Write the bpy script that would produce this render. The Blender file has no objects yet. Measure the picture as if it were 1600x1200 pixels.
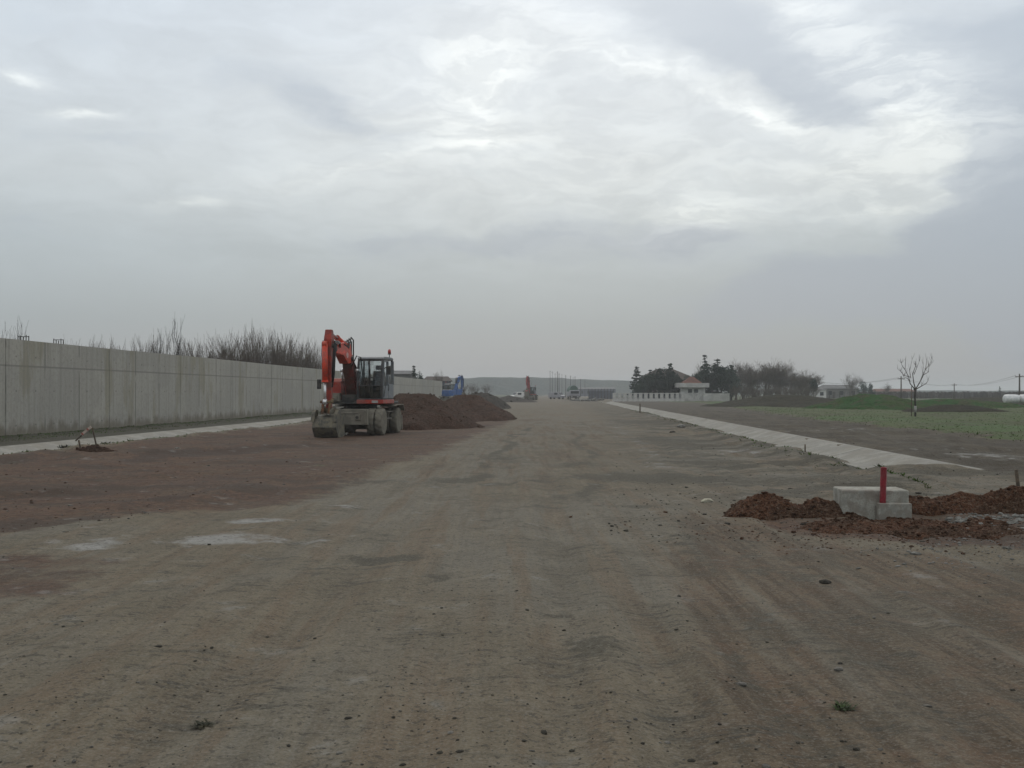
import bpy, math, random
import numpy as np
from mathutils import Vector, Matrix

C = bpy.context.scene.collection
SC = bpy.context.scene
R = math.radians
H = 1.65            # eye height
F = 1600.0          # focal length in photo pixels
HX, HY = 800.0, 614.0
rnd = random.Random(7)

# ------------------------------------------------------------------ helpers
def G(px, py):                       # photo pixel -> level ground point
    Y = H * F / (py - HY)
    return ((px - HX) / F * Y, Y)

def XZ(px, py, Y):                   # photo pixel at distance Y -> x, z
    return ((px - HX) / F * Y, H + (HY - py) / F * Y)

def _hash(i, j, seed):
    i = i.astype(np.int64); j = j.astype(np.int64)
    n = (i * 374761393 + j * 668265263 + seed * 974634777) & 0xffffffff
    n = ((n ^ (n >> 13)) * 1274126177) & 0xffffffff
    n = n ^ (n >> 16)
    return (n & 0xffff) / 65535.0

def vnoise(x, y, seed=0):
    x = np.asarray(x, float); y = np.asarray(y, float)
    xi = np.floor(x); yi = np.floor(y)
    fx = x - xi; fy = y - yi
    fx = fx * fx * (3 - 2 * fx); fy = fy * fy * (3 - 2 * fy)
    a = _hash(xi, yi, seed); b = _hash(xi + 1, yi, seed)
    c = _hash(xi, yi + 1, seed); d = _hash(xi + 1, yi + 1, seed)
    return (a * (1 - fx) + b * fx) * (1 - fy) + (c * (1 - fx) + d * fx) * fy

def fbm(x, y, seed=0, oct=4):
    s = 0; a = .5; t = 0
    for k in range(oct):
        s = s + a * vnoise(np.asarray(x) * 2**k, np.asarray(y) * 2**k, seed + k * 17); t += a; a *= .5
    return s / t

def sstep(a, b, x):
    t = np.clip((np.asarray(x, float) - a) / (b - a), 0, 1)
    return t * t * (3 - 2 * t)

class MB:
    """collects shapes that become one mesh object"""
    def __init__(s): s.v = []; s.f = []; s.sm = []
    def add(s, vs, fs, smooth=False):
        o = len(s.v); s.v.extend([tuple(v) for v in vs])
        for f in fs: s.f.append(tuple(i + o for i in f)); s.sm.append(smooth)
        return s
    def box(s, x0, x1, y0, y1, z0, z1, M=None):
        vs = [(x, y, z) for z in (z0, z1) for y in (y0, y1) for x in (x0, x1)]
        if M is not None: vs = [M @ Vector(v) for v in vs]
        return s.add(vs, [(0,2,3,1),(4,5,7,6),(0,1,5,4),(2,6,7,3),(0,4,6,2),(1,3,7,5)])
    def bar(s, a, b, w, h=None, up=(0,0,1)):
        h = h or w
        a = Vector(a); b = Vector(b); d = (b - a).normalized()
        u = Vector(up)
        if abs(d.dot(u)) > .98: u = Vector((0,1,0))
        x = d.cross(u).normalized(); z = x.cross(d)
        vs = []
        for p in (a, b):
            for sx, sz in ((-1,-1),(1,-1),(1,1),(-1,1)):
                vs.append(p + x * (sx * w / 2) + z * (sz * h / 2))
        return s.add(vs, [(0,3,2,1),(4,5,6,7),(0,1,5,4),(1,2,6,5),(2,3,7,6),(3,0,4,7)])
    def tube(s, path, radii, n=8, smooth=True, cap=True):
        P = [Vector(p) for p in path]
        if not isinstance(radii, (list, tuple)): radii = [radii] * len(P)
        vs = []; fs = []; ref = None
        for i, p in enumerate(P):
            d = (P[min(i + 1, len(P) - 1)] - P[max(i - 1, 0)])
            d = d.normalized() if d.length > 1e-9 else Vector((0,0,1))
            if ref is None: ref = d.orthogonal().normalized()
            ref = (ref - d * ref.dot(d))
            ref = ref.normalized() if ref.length > 1e-6 else d.orthogonal().normalized()
            bi = d.cross(ref)
            for k in range(n):
                a = 2 * math.pi * k / n
                vs.append(p + (ref * math.cos(a) + bi * math.sin(a)) * radii[i])
        for i in range(len(P) - 1):
            for k in range(n):
                k2 = (k + 1) % n
                fs.append((i*n + k, i*n + k2, (i+1)*n + k2, (i+1)*n + k))
        s.add(vs, fs, smooth)
        if cap:
            o = len(s.v) - len(vs)
            s.f.append(tuple(o + k for k in reversed(range(n)))); s.sm.append(False)
            s.f.append(tuple(o + (len(P)-1)*n + k for k in range(n))); s.sm.append(False)
        return s
    def lathe(s, prof, n=24, axis='z', c=(0,0,0), smooth=True, lug=None):
        vs = []; fs = []
        for i, (r, h) in enumerate(prof):
            for k in range(n):
                a = 2 * math.pi * k / n
                rr = r + (lug(i, k) if lug else 0)
                u, w = rr * math.cos(a), rr * math.sin(a)
                vs.append({'z': (c[0]+u, c[1]+w, c[2]+h), 'x': (c[0]+h, c[1]+u, c[2]+w), 'y': (c[0]+w, c[1]+h, c[2]+u)}[axis])
        for i in range(len(prof) - 1):
            for k in range(n):
                k2 = (k + 1) % n
                fs.append((i*n+k, i*n+k2, (i+1)*n+k2, (i+1)*n+k))
        s.add(vs, fs, smooth)
        o = len(s.v) - len(vs)
        if prof[0][0] > 1e-4: s.f.append(tuple(o + k for k in reversed(range(n)))); s.sm.append(False)
        if prof[-1][0] > 1e-4: s.f.append(tuple(o + (len(prof)-1)*n + k for k in range(n))); s.sm.append(False)
        return s
    def prism(s, prof, x0, x1):       # profile in (y, z), extruded along x
        n = len(prof)
        vs = [(x0, y, z) for y, z in prof] + [(x1, y, z) for y, z in prof]
        fs = [tuple(range(n)), tuple(reversed(range(n, 2*n)))]
        for i in range(n):
            j = (i + 1) % n
            fs.append((i, i + n, j + n, j))
        return s.add(vs, fs)
    def quad(s, a, b, c, d): return s.add([a, b, c, d], [(0,1,2,3)])
    def mesh(s, name, m):
        me = bpy.data.meshes.new(name)
        me.from_pydata([tuple(v) for v in s.v], [], s.f); me.update()
        me.polygons.foreach_set('use_smooth', s.sm)
        me.materials.append(m)
        return me
    def build(s, name, m, parent=None, loc=None, rz=0, bevel=0, fixn=True):
        me = s.mesh(name, m)
        if fixn:
            import bmesh
            bm = bmesh.new(); bm.from_mesh(me); bmesh.ops.recalc_face_normals(bm, faces=bm.faces); bm.to_mesh(me); bm.free()
        o = bpy.data.objects.new(name, me); C.objects.link(o)
        if parent is not None: o.parent = parent
        if loc is not None: o.location = loc
        o.rotation_euler.z = rz
        if bevel:
            b = o.modifiers.new('bevel', 'BEVEL'); b.width = bevel; b.segments = 2; b.limit_method = 'ANGLE'; b.angle_limit = R(40)
        return o

def tag(o, label=None, cat=None, group=None, kind=None):
    if label: o['label'] = label
    if cat: o['category'] = cat
    if group: o['group'] = group
    if kind: o['kind'] = kind
    return o

def thing(name, label, cat, loc=(0,0,0), rz=0, group=None):
    o = bpy.data.objects.new(name, None); C.objects.link(o)
    o.location = loc; o.rotation_euler.z = rz; o.empty_display_size = .2
    return tag(o, label, cat, group)

def copy_tree(o, parent=None):
    c = o.copy(); C.objects.link(c)
    if parent is not None: c.parent = parent
    for ch in list(o.children): copy_tree(ch, c)
    return c

# ------------------------------------------------------------------ materials
class NT:
    def __init__(s, tree): s.t = tree
    def n(s, typ, **kw):
        nd = s.t.nodes.new(typ)
        for k, v in kw.items():
            if k.startswith('i_'): s.put(nd.inputs[k[2:].replace('_', ' ')], v)
            else: setattr(nd, k, v)
        return nd
    def put(s, sock, v):
        if isinstance(v, bpy.types.NodeSocket): s.t.links.new(v, sock)
        else: sock.default_value = v
    def math(s, op, a, b=None, c=None, clamp=False):
        nd = s.t.nodes.new('ShaderNodeMath'); nd.operation = op; nd.use_clamp = clamp
        for i, v in enumerate((a, b, c)):
            if v is not None: s.put(nd.inputs[i], v)
        return nd.outputs[0]
    def vmath(s, op, a, b=None):
        nd = s.t.nodes.new('ShaderNodeVectorMath'); nd.operation = op
        s.put(nd.inputs[0], a)
        if b is not None: s.put(nd.inputs[1], b)
        return nd.outputs['Value'] if op in ('DOT_PRODUCT', 'LENGTH') else nd.outputs[0]
    def mix(s, f, a, b, blend='MIX'):
        nd = s.t.nodes.new('ShaderNodeMix'); nd.data_type = 'RGBA'; nd.blend_type = blend
        s.put(nd.inputs[0], f)
        for k, v in ((6, a), (7, b)):
            s.put(nd.inputs[k], v if isinstance(v, bpy.types.NodeSocket) else tuple(v) + (1,) if len(v) == 3 else v)
        return nd.outputs[2]
    def noise(s, vec, scale, detail=4, rough=.55, dist=0, lac=2):
        nd = s.t.nodes.new('ShaderNodeTexNoise'); nd.noise_dimensions = '3D'
        s.put(nd.inputs['Vector'], vec); s.put(nd.inputs['Scale'], scale)
        nd.inputs['Detail'].default_value = detail; nd.inputs['Roughness'].default_value = rough
        nd.inputs['Distortion'].default_value = dist; nd.inputs['Lacunarity'].default_value = lac
        return s.math('ADD', s.math('MULTIPLY', s.math('SUBTRACT', nd.outputs['Fac'], .5), 2.9), .5, clamp=True)   # spread to the full range
    def step(s, v, a, b):
        nd = s.t.nodes.new('ShaderNodeMapRange'); nd.interpolation_type = 'SMOOTHSTEP'
        s.put(nd.inputs['Value'], v); nd.inputs['From Min'].default_value = a; nd.inputs['From Max'].default_value = b
        return nd.outputs['Result']
    def scale(s, vec, sc, rot=(0,0,0), loc=(0,0,0)):
        nd = s.t.nodes.new('ShaderNodeMapping')
        s.put(nd.inputs['Vector'], vec); nd.inputs['Scale'].default_value = sc
        nd.inputs['Rotation'].default_value = rot; nd.inputs['Location'].default_value = loc
        return nd.outputs[0]
    def coord(s, which='Object'):
        return s.t.nodes.new('ShaderNodeTexCoord').outputs[which]
    def bump(s, h, strength=.5, dist=.02, prev=None):
        nd = s.t.nodes.new('ShaderNodeBump'); nd.inputs['Strength'].default_value = strength
        nd.inputs['Distance'].default_value = dist; s.put(nd.inputs['Height'], h)
        if prev is not None: s.put(nd.inputs['Normal'], prev)
        return nd.outputs[0]

def newmat(name):
    m = bpy.data.materials.new(name); m.use_nodes = True
    nt = m.node_tree; nt.nodes.clear(); k = NT(nt)
    out = k.n('ShaderNodeOutputMaterial'); b = k.n('ShaderNodeBsdfPrincipled')
    nt.links.new(b.outputs[0], out.inputs['Surface'])
    return m, k, b

def surf(name, col, col2=None, scale=3, rough=.8, spec=.3, bump=0, bscale=40, bdist=.01, metal=0, dust=None, dust_amt=.4, dscale=2.5, contrast=(.35,.65)):
    """two-tone mottled surface, optional dust"""
    m, k, b = newmat(name); co = k.coord()
    c2 = col2 or tuple(x * .7 for x in col)
    f = k.step(k.noise(co, scale, 5, .6), *contrast)
    c = k.mix(f, col, c2)
    fine = k.noise(co, scale * 9, 3, .6)
    c = k.mix(k.math('MULTIPLY', k.step(fine, .5, .75), .35), c, tuple(x * .55 for x in col))
    if dust:
        d = k.math('MULTIPLY', k.step(k.noise(co, dscale, 6, .65, .4), .38, .68), dust_amt)
        c = k.mix(d, c, dust)
    k.put(b.inputs['Base Color'], c)
    b.inputs['Roughness'].default_value = rough; b.inputs['Specular IOR Level'].default_value = spec
    b.inputs['Metallic'].default_value = metal
    if bump: k.put(b.inputs['Normal'], k.bump(k.noise(co, bscale, 5, .65), bump, bdist))
    return m

DUST = (.17, .15, .12)
M = {}
M['red'] = surf('red_paint', (.42,.045,.025), (.34,.04,.025), 2, .45, .4, dust=DUST, dust_amt=.35)
M['orange'] = surf('orange_paint', (.72,.066,.024), (.55,.055,.026), 3, .45, .4, dust=(.13,.09,.07), dust_amt=.4, dscale=4)
M['stickred'] = surf('dull_red_paint', (.36,.045,.025), (.24,.04,.03), 3, .5, .3, dust=(.1,.085,.07), dust_amt=.6)
M['darkred'] = surf('old_red_paint', (.16,.03,.025), (.1,.025,.02), 3, .6, .3, dust=(.09,.075,.06), dust_amt=.55)
M['blue'] = surf('blue_paint', (.03,.12,.36), (.03,.1,.28), 2, .45, .4, dust=DUST, dust_amt=.25)
M['farred'] = surf('worn_red_paint', (.42,.035,.035), (.3,.035,.035), 2, .5, .4, dust=DUST, dust_amt=.25)
M['black'] = surf('black_metal', (.02,.021,.02), (.03,.03,.028), 4, .55, .4, dust=DUST, dust_amt=.25)
M['hose'] = surf('black_rubber_hose', (.012,.012,.012), None, 6, .5, .4)
M['chassis'] = surf('dusty_chassis', (.23,.215,.175), (.16,.15,.122), 3, .85, .2, .3, 30, .01, dust=(.2,.18,.145), dust_amt=.6)
M['tyre'] = surf('dusty_tyre', (.16,.15,.122), (.21,.195,.155), 5, .95, .15, .3, 40, .01, dust=(.17,.155,.125), dust_amt=.6)
M['rim'] = surf('dusty_rim', (.19,.18,.15), (.13,.125,.11), 5, .8, .2, dust=DUST, dust_amt=.4)
M['rust'] = surf('rusty_steel', (.15,.07,.035), (.08,.06,.045), 6, .85, .25, .3, 40, .01, dust=(.22,.17,.09), dust_amt=.5, dscale=5)
M['bucket'] = surf('worn_bucket_steel', (.12,.11,.085), (.075,.072,.06), 4, .7, .35, .3, 30, .01, dust=(.22,.19,.12), dust_amt=.4, dscale=6)
M['chrome'] = surf('chromed_rod', (.75,.75,.74), (.7,.7,.7), 3, .25, .5, metal=.6)
M['cabgrey'] = surf('grey_cab_paint', (.2,.22,.235), (.165,.18,.195), 2, .5, .4, dust=DUST, dust_amt=.3)
M['cabdark'] = surf('dark_cab_frame', (.035,.038,.042), (.05,.052,.055), 3, .5, .4, dust=DUST, dust_amt=.25)
M['palegrey'] = surf('pale_grey_paint', (.42,.41,.39), (.33,.32,.3), 3, .6, .3, dust=DUST, dust_amt=.4)
M['seat'] = surf('seat_cloth', (.05,.055,.06), None, 6, .9, .2)
M['beacon'] = surf('red_beacon_lens', (.42,.05,.035), (.36,.05,.04), 6, .3, .5)
M['decal'] = surf('faded_decal', (.6,.45,.42), (.5,.2,.17), 9, .6, .3)
M['wood'] = surf('weathered_wood', (.13,.1,.07), (.08,.065,.05), 8, .9, .2, .4, 60, .004)
M['white'] = surf('white_paint', (.7,.69,.66), (.6,.59,.56), 3, .6, .3)
M['palewood'] = surf('faded_pale_board', (.5,.42,.36), (.4,.33,.28), 8, .8, .2)
M['stripered'] = surf('red_stripe_paint', (.36,.11,.085), (.3,.1,.08), 5, .6, .3)
M['duct'] = surf('red_plastic_duct', (.25,.01,.02), (.2,.01,.018), 5, .45, .4, dust=DUST, dust_amt=.2)
M['render'] = surf('pale_render', (.55,.54,.51), (.45,.44,.42), .7, .85, .2, dust=(.3,.29,.26), dust_amt=.4, dscale=.6)
M['farwall'] = surf('dull_house_wall', (.2,.19,.175), (.15,.145,.135), .6, .9, .2)
M['terracotta'] = surf('terracotta_tiles', (.165,.075,.053), (.115,.06,.045), 1.2, .85, .2, .5, 6, .05)
M['brownroof'] = surf('brown_roof_tiles', (.085,.065,.055), (.06,.05,.045), 1.2, .85, .2, .5, 6, .05)
M['greyroof'] = surf('grey_roof_sheet', (.14,.14,.14), (.1,.1,.1), .8, .8, .2)
M['window'] = surf('dark_window', (.02,.024,.028), None, 2, .15, .5)
M['barkgrey'] = surf('grey_bark', (.075,.068,.058), (.045,.042,.037), 6, .95, .1)
M['palebark'] = surf('pale_brown_twigs', (.14,.115,.095), (.1,.085,.07), 4, .95, .1)
M['barkbrown'] = surf('brown_twigs', (.085,.07,.055), (.055,.047,.04), 4, .95, .1)
M['conifer'] = surf('conifer_needles', (.016,.03,.02), (.028,.045,.026), .9, .9, .15)
M['evergreen'] = surf('dark_evergreen_leaves', (.015,.032,.022), (.03,.05,.032), .8, .85, .2)
M['bluegreen'] = surf('blue_green_leaves', (.02,.05,.042), (.03,.06,.05), .9, .85, .2)
M['weed'] = surf('green_weed', (.05,.075,.028), (.04,.05,.024), 12, .8, .2)
M['deadweed'] = surf('dry_weed', (.04,.042,.03), (.06,.055,.035), 12, .9, .1)
M['polewood'] = surf('old_pole', (.1,.085,.07), (.07,.06,.05), 4, .9, .1)
M['wrap'] = surf('white_bale_wrap', (.75,.75,.74), (.62,.63,.63), 3, .35, .5, .3, 8, .02)
M['bluefence'] = surf('blue_grey_sheet', (.1,.11,.14), (.08,.085,.11), 2, .7, .3)
M['tarp'] = surf('dull_green_tarpaulin', (.07,.12,.09), (.09,.13,.11), 2, .8, .2)
M['lilac'] = surf('pale_grey_vehicle_paint', (.3,.29,.31), (.26,.26,.28), 2, .5, .4)
M['guard'] = surf('pale_trunk_guard', (.4,.39,.36), (.3,.29,.27), 8, .8, .2)

def glassmat():
    m = bpy.data.materials.new('cab_glass'); m.use_nodes = True
    nt = m.node_tree; nt.nodes.clear(); k = NT(nt)
    out = k.n('ShaderNodeOutputMaterial')
    tr = k.n('ShaderNodeBsdfTransparent'); tr.inputs[0].default_value = (.8,.84,.84,1)
    gl = k.n('ShaderNodeBsdfGlossy'); gl.inputs['Roughness'].default_value = .06; gl.inputs['Color'].default_value = (.8,.85,.87,1)
    df = k.n('ShaderNodeBsdfDiffuse'); df.inputs['Color'].default_value = DUST + (1,)
    fr = k.n('ShaderNodeFresnel'); fr.inputs['IOR'].default_value = 1.5
    a = k.n('ShaderNodeMixShader'); b = k.n('ShaderNodeMixShader')
    nt.links.new(fr.outputs[0], a.inputs[0]); nt.links.new(tr.outputs[0], a.inputs[1]); nt.links.new(gl.outputs[0], a.inputs[2])
    k.put(b.inputs[0], k.math('MULTIPLY', k.step(k.noise(k.coord(), 4, 5, .6), .35, .75), .28))
    nt.links.new(a.outputs[0], b.inputs[1]); nt.links.new(df.outputs[0], b.inputs[2])
    nt.links.new(b.outputs[0], out.inputs['Surface'])
    return m
M['glass'] = glassmat()

def earthmat(name, col, col2, stone, grain=1.0):
    m, k, b = newmat(name); co = k.coord()
    f = k.step(k.noise(co, 1.3, 6, .65), .35, .65)
    c = k.mix(f, col, col2)
    g1 = k.noise(co, 14 * grain, 4, .7)
    c = k.mix(k.step(g1, .5, .72), c, tuple(x * .45 for x in col))
    vo = k.n('ShaderNodeTexVoronoi'); k.put(vo.inputs['Vector'], co); vo.inputs['Scale'].default_value = 22 * grain
    sx = k.n('ShaderNodeSeparateColor'); k.put(sx.inputs[0], vo.outputs['Color'])
    c = k.mix(k.math('MULTIPLY', k.step(sx.outputs[0], .72, .95), .55), c, stone)
    k.put(b.inputs['Base Color'], c); b.inputs['Roughness'].default_value = .95; b.inputs['Specular IOR Level'].default_value = .15
    n1 = k.bump(k.noise(co, 9 * grain, 6, .7), .9, .12)
    n2 = k.bump(k.math('SUBTRACT', 1.0, vo.outputs['Distance']), .6, .03, n1)
    k.put(b.inputs['Normal'], n2)
    return m
M['redgravel'] = earthmat('red_gravel', (0.098,0.055,0.037), (0.075,0.046,0.031), (0.140,0.092,0.066), 1.0)
M['redsoil'] = earthmat('red_soil', (0.160,0.078,0.045), (0.112,0.065,0.040), (0.256,0.186,0.134), 1.7)
M['darkearth'] = earthmat('dark_earth', (.085,.072,.06), (.06,.055,.048), (.13,.12,.1))
M['brownbank'] = earthmat('brown_earth_bank', (.062,.054,.036), (.045,.044,.03), (.08,.07,.05))
M['rubble'] = surf('grey_rubble', (.2,.197,.18), (.12,.118,.105), 9, .9, .2, .5, 40, .01)
M['stone'] = surf('field_stone', (.16,.15,.13), (.095,.09,.08), 12, .9, .2, .5, 60, .005)
M['clod'] = surf('damp_earth_clod', (.06,.056,.045), (.045,.042,.036), 14, .95, .1, .6, 60, .008)
M['palestone'] = surf('pale_stone', (.46,.44,.34), (.36,.34,.27), 12, .9, .2, .4, 60, .005)

# ------------------------------------------------------------------ layout of the long features (road runs a little to the right of the view axis)
WALL_X = lambda Y: -19.4 + .0497 * (Y - 38.8)
LCH_IN = lambda Y: -13.15 + .056 * (Y - 26.4)
LCH_OUT = lambda Y: LCH_IN(Y) - 2.25
RCH_IN = lambda Y: 7.95 + .052 * (Y - 30)
RCH_OUT = lambda Y: RCH_IN(Y) + 2.1
RCH_Y0 = 20.7
GRASS_X = lambda Y: np.where(Y < 62, 18.2 + .03 * (Y - 36.4), 18.97 + .118 * (Y - 62))

def ground_h(X, Y):
    X = np.asarray(X, float); Y = np.asarray(Y, float)
    u = X - .05 * Y
    near = 1 - sstep(25, 140, Y) * .6
    z = (fbm(X * .5, Y * .5, 3, 3) - .5) * .05 * near
    z = z + (fbm(u * 1.6, Y * .16, 9, 3) - .5) * .085 * near           # shallow wheel ruts along the road
    rough = sstep(2.5, 5.5, X - .06 * Y) * sstep(9, 14, Y) * (1 - sstep(75, 110, Y)) * (1 - sstep(16, 18, X - .03 * Y))
    z = z + rough * (fbm(X * .5 + Y * .1, Y * 1.2, 21, 5) - .5) * .34
    left = 1 - sstep(-11.5, -8.5, X - .05 * Y)
    z = z + left * (fbm(X * .8, Y * .8, 31, 4) - .5) * .12
    red = sstep(16, 20, Y) * (1 - sstep(-8, -4, X)) * (1 - left)
    z = z + red * (fbm(X * 1.0, Y * 1.3, 41, 5) - .5) * .17
    for x0, am, ln, ph, wd, kk in TRACKS:
        for g_ in (-.95, .95):
            q = (u - (x0 + g_ + am * np.sin(Y / ln + ph) + .12 * np.sin(Y / 3.1 + ph * 2))) / wd
            z = z + kk * near * sstep(-20, 2, Y) * (1 - sstep(60, 120, Y)) * (-.022 * np.exp(-q * q) + .014 * np.exp(-((np.abs(q) - 1.5) / .5) ** 2))
    for (xa_, ya_), (xb_, yb_), hh, ww in ((G(-60,776), G(100,768), .1, .3), (G(140,716), G(460,696), .14, .8), (G(200,792), G(420,762), .06, .5), (G(520,745), G(640,715), .06, .5)):
        ex, ey = xb_ - xa_, yb_ - ya_; tt = np.clip(((X - xa_) * ex + (Y - ya_) * ey) / (ex * ex + ey * ey), 0, 1)
        z = z + hh * np.exp(-(((X - xa_ - tt * ex) ** 2 + (Y - ya_ - tt * ey) ** 2) / ww ** 2)) * (.3 + fbm(X * 1.5, Y * 1.5, 67, 4))
    # verge soil thrown up beside the right drain
    dR = X - RCH_IN(Y)
    z = z + np.exp(-((dR + .45) / .45) ** 2) * sstep(20, 23, Y) * (1 - sstep(150, 180, Y)) * (.05 + .16 * fbm(X * .9, Y * .9, 55, 3) ** 2)
    dL = X - LCH_IN(Y)
    z = z + np.exp(-((dL - .5) / .45) ** 2) * (.02 + .22 * fbm(X * .9, Y * .7, 57, 3) ** 2)
    z = z + .17 * np.exp(-((Y - 20.75) / .45) ** 2) * sstep(-.8, .2, X - RCH_IN(Y)) * (1 - sstep(1.2, 2.6, X - RCH_IN(Y)))
    # beds of the drains
    for a, b, y0 in ((LCH_OUT, LCH_IN, -50), (RCH_IN, RCH_OUT, RCH_Y0 + .3)):
        ins = sstep(.25, .6, X - a(Y)) * sstep(.25, .6, b(Y) - X) * (1 - sstep(185, 195, Y)) * sstep(y0, y0 + .8, Y)
        z = z * (1 - ins) - .34 * ins
    # grass land on the right lies a little higher and rolls
    gr = sstep(-.5, 1.5, X - GRASS_X(Y)) * (1 - sstep(250, 400, Y))
    z = z + gr * (.06 + (fbm(X * .25, Y * .25, 77, 4) - .5) * .25)
    return z

TRACKS = [(-4.2,.5,17,0,.2,.5),(-2.6,.6,23,1.2,.18,.6),(-1.3,.4,29,2.1,.2,.8),(-.2,.5,19,.4,.16,.6),(.9,.35,31,3.0,.2,.75),(1.9,.4,21,5.0,.17,.9),(2.6,.6,27,1.9,.19,.8),(3.6,.5,25,.9,.17,.7),(5.0,.6,22,2.7,.2,.5),(-6.3,.8,20,1.0,.2,.35)]
def gz(x, y): return float(ground_h(np.array([x]), np.array([y]))[0])

# ------------------------------------------------------------------ ground sheet
def poly_mask(X, Y, pts, soft):
    pts = [np.array(p) for p in pts]
    inside = np.zeros(X.shape, bool); dist = np.full(X.shape, 1e9)
    n = len(pts)
    for i in range(n):
        a, b = pts[i], pts[(i + 1) % n]
        c = ((a[1] > Y) != (b[1] > Y)) & (X < (b[0] - a[0]) * (Y - a[1]) / (b[1] - a[1] + 1e-12) + a[0])
        inside ^= c
        e = b - a; L = e @ e + 1e-12
        t = np.clip(((X - a[0]) * e[0] + (Y - a[1]) * e[1]) / L, 0, 1)
        dist = np.minimum(dist, np.hypot(X - a[0] - t * e[0], Y - a[1] - t * e[1]))
    sd = np.where(inside, dist, -dist)
    return sstep(-1, 1, sd / soft)

def line_mask(X, Y, pts, w):
    dist = np.full(X.shape, 1e9)
    for a, b in zip(pts[:-1], pts[1:]):
        a = np.array(a); b = np.array(b); e = b - a; L = e @ e + 1e-12
        t = np.clip(((X - a[0]) * e[0] + (Y - a[1]) * e[1]) / L, 0, 1)
        dist = np.minimum(dist, np.hypot(X - a[0] - t * e[0], Y - a[1] - t * e[1]))
    return np.exp(-(dist / w) ** 2)

def blob(X, Y, px, py, rx, ry):
    cx, cy = G(px, py); x2, _ = G(px + rx, py); _, y2 = G(px, py - ry)
    return np.exp(-((X - cx) / (x2 - cx)) ** 2 - ((Y - cy) / (y2 - cy)) ** 2)

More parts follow.
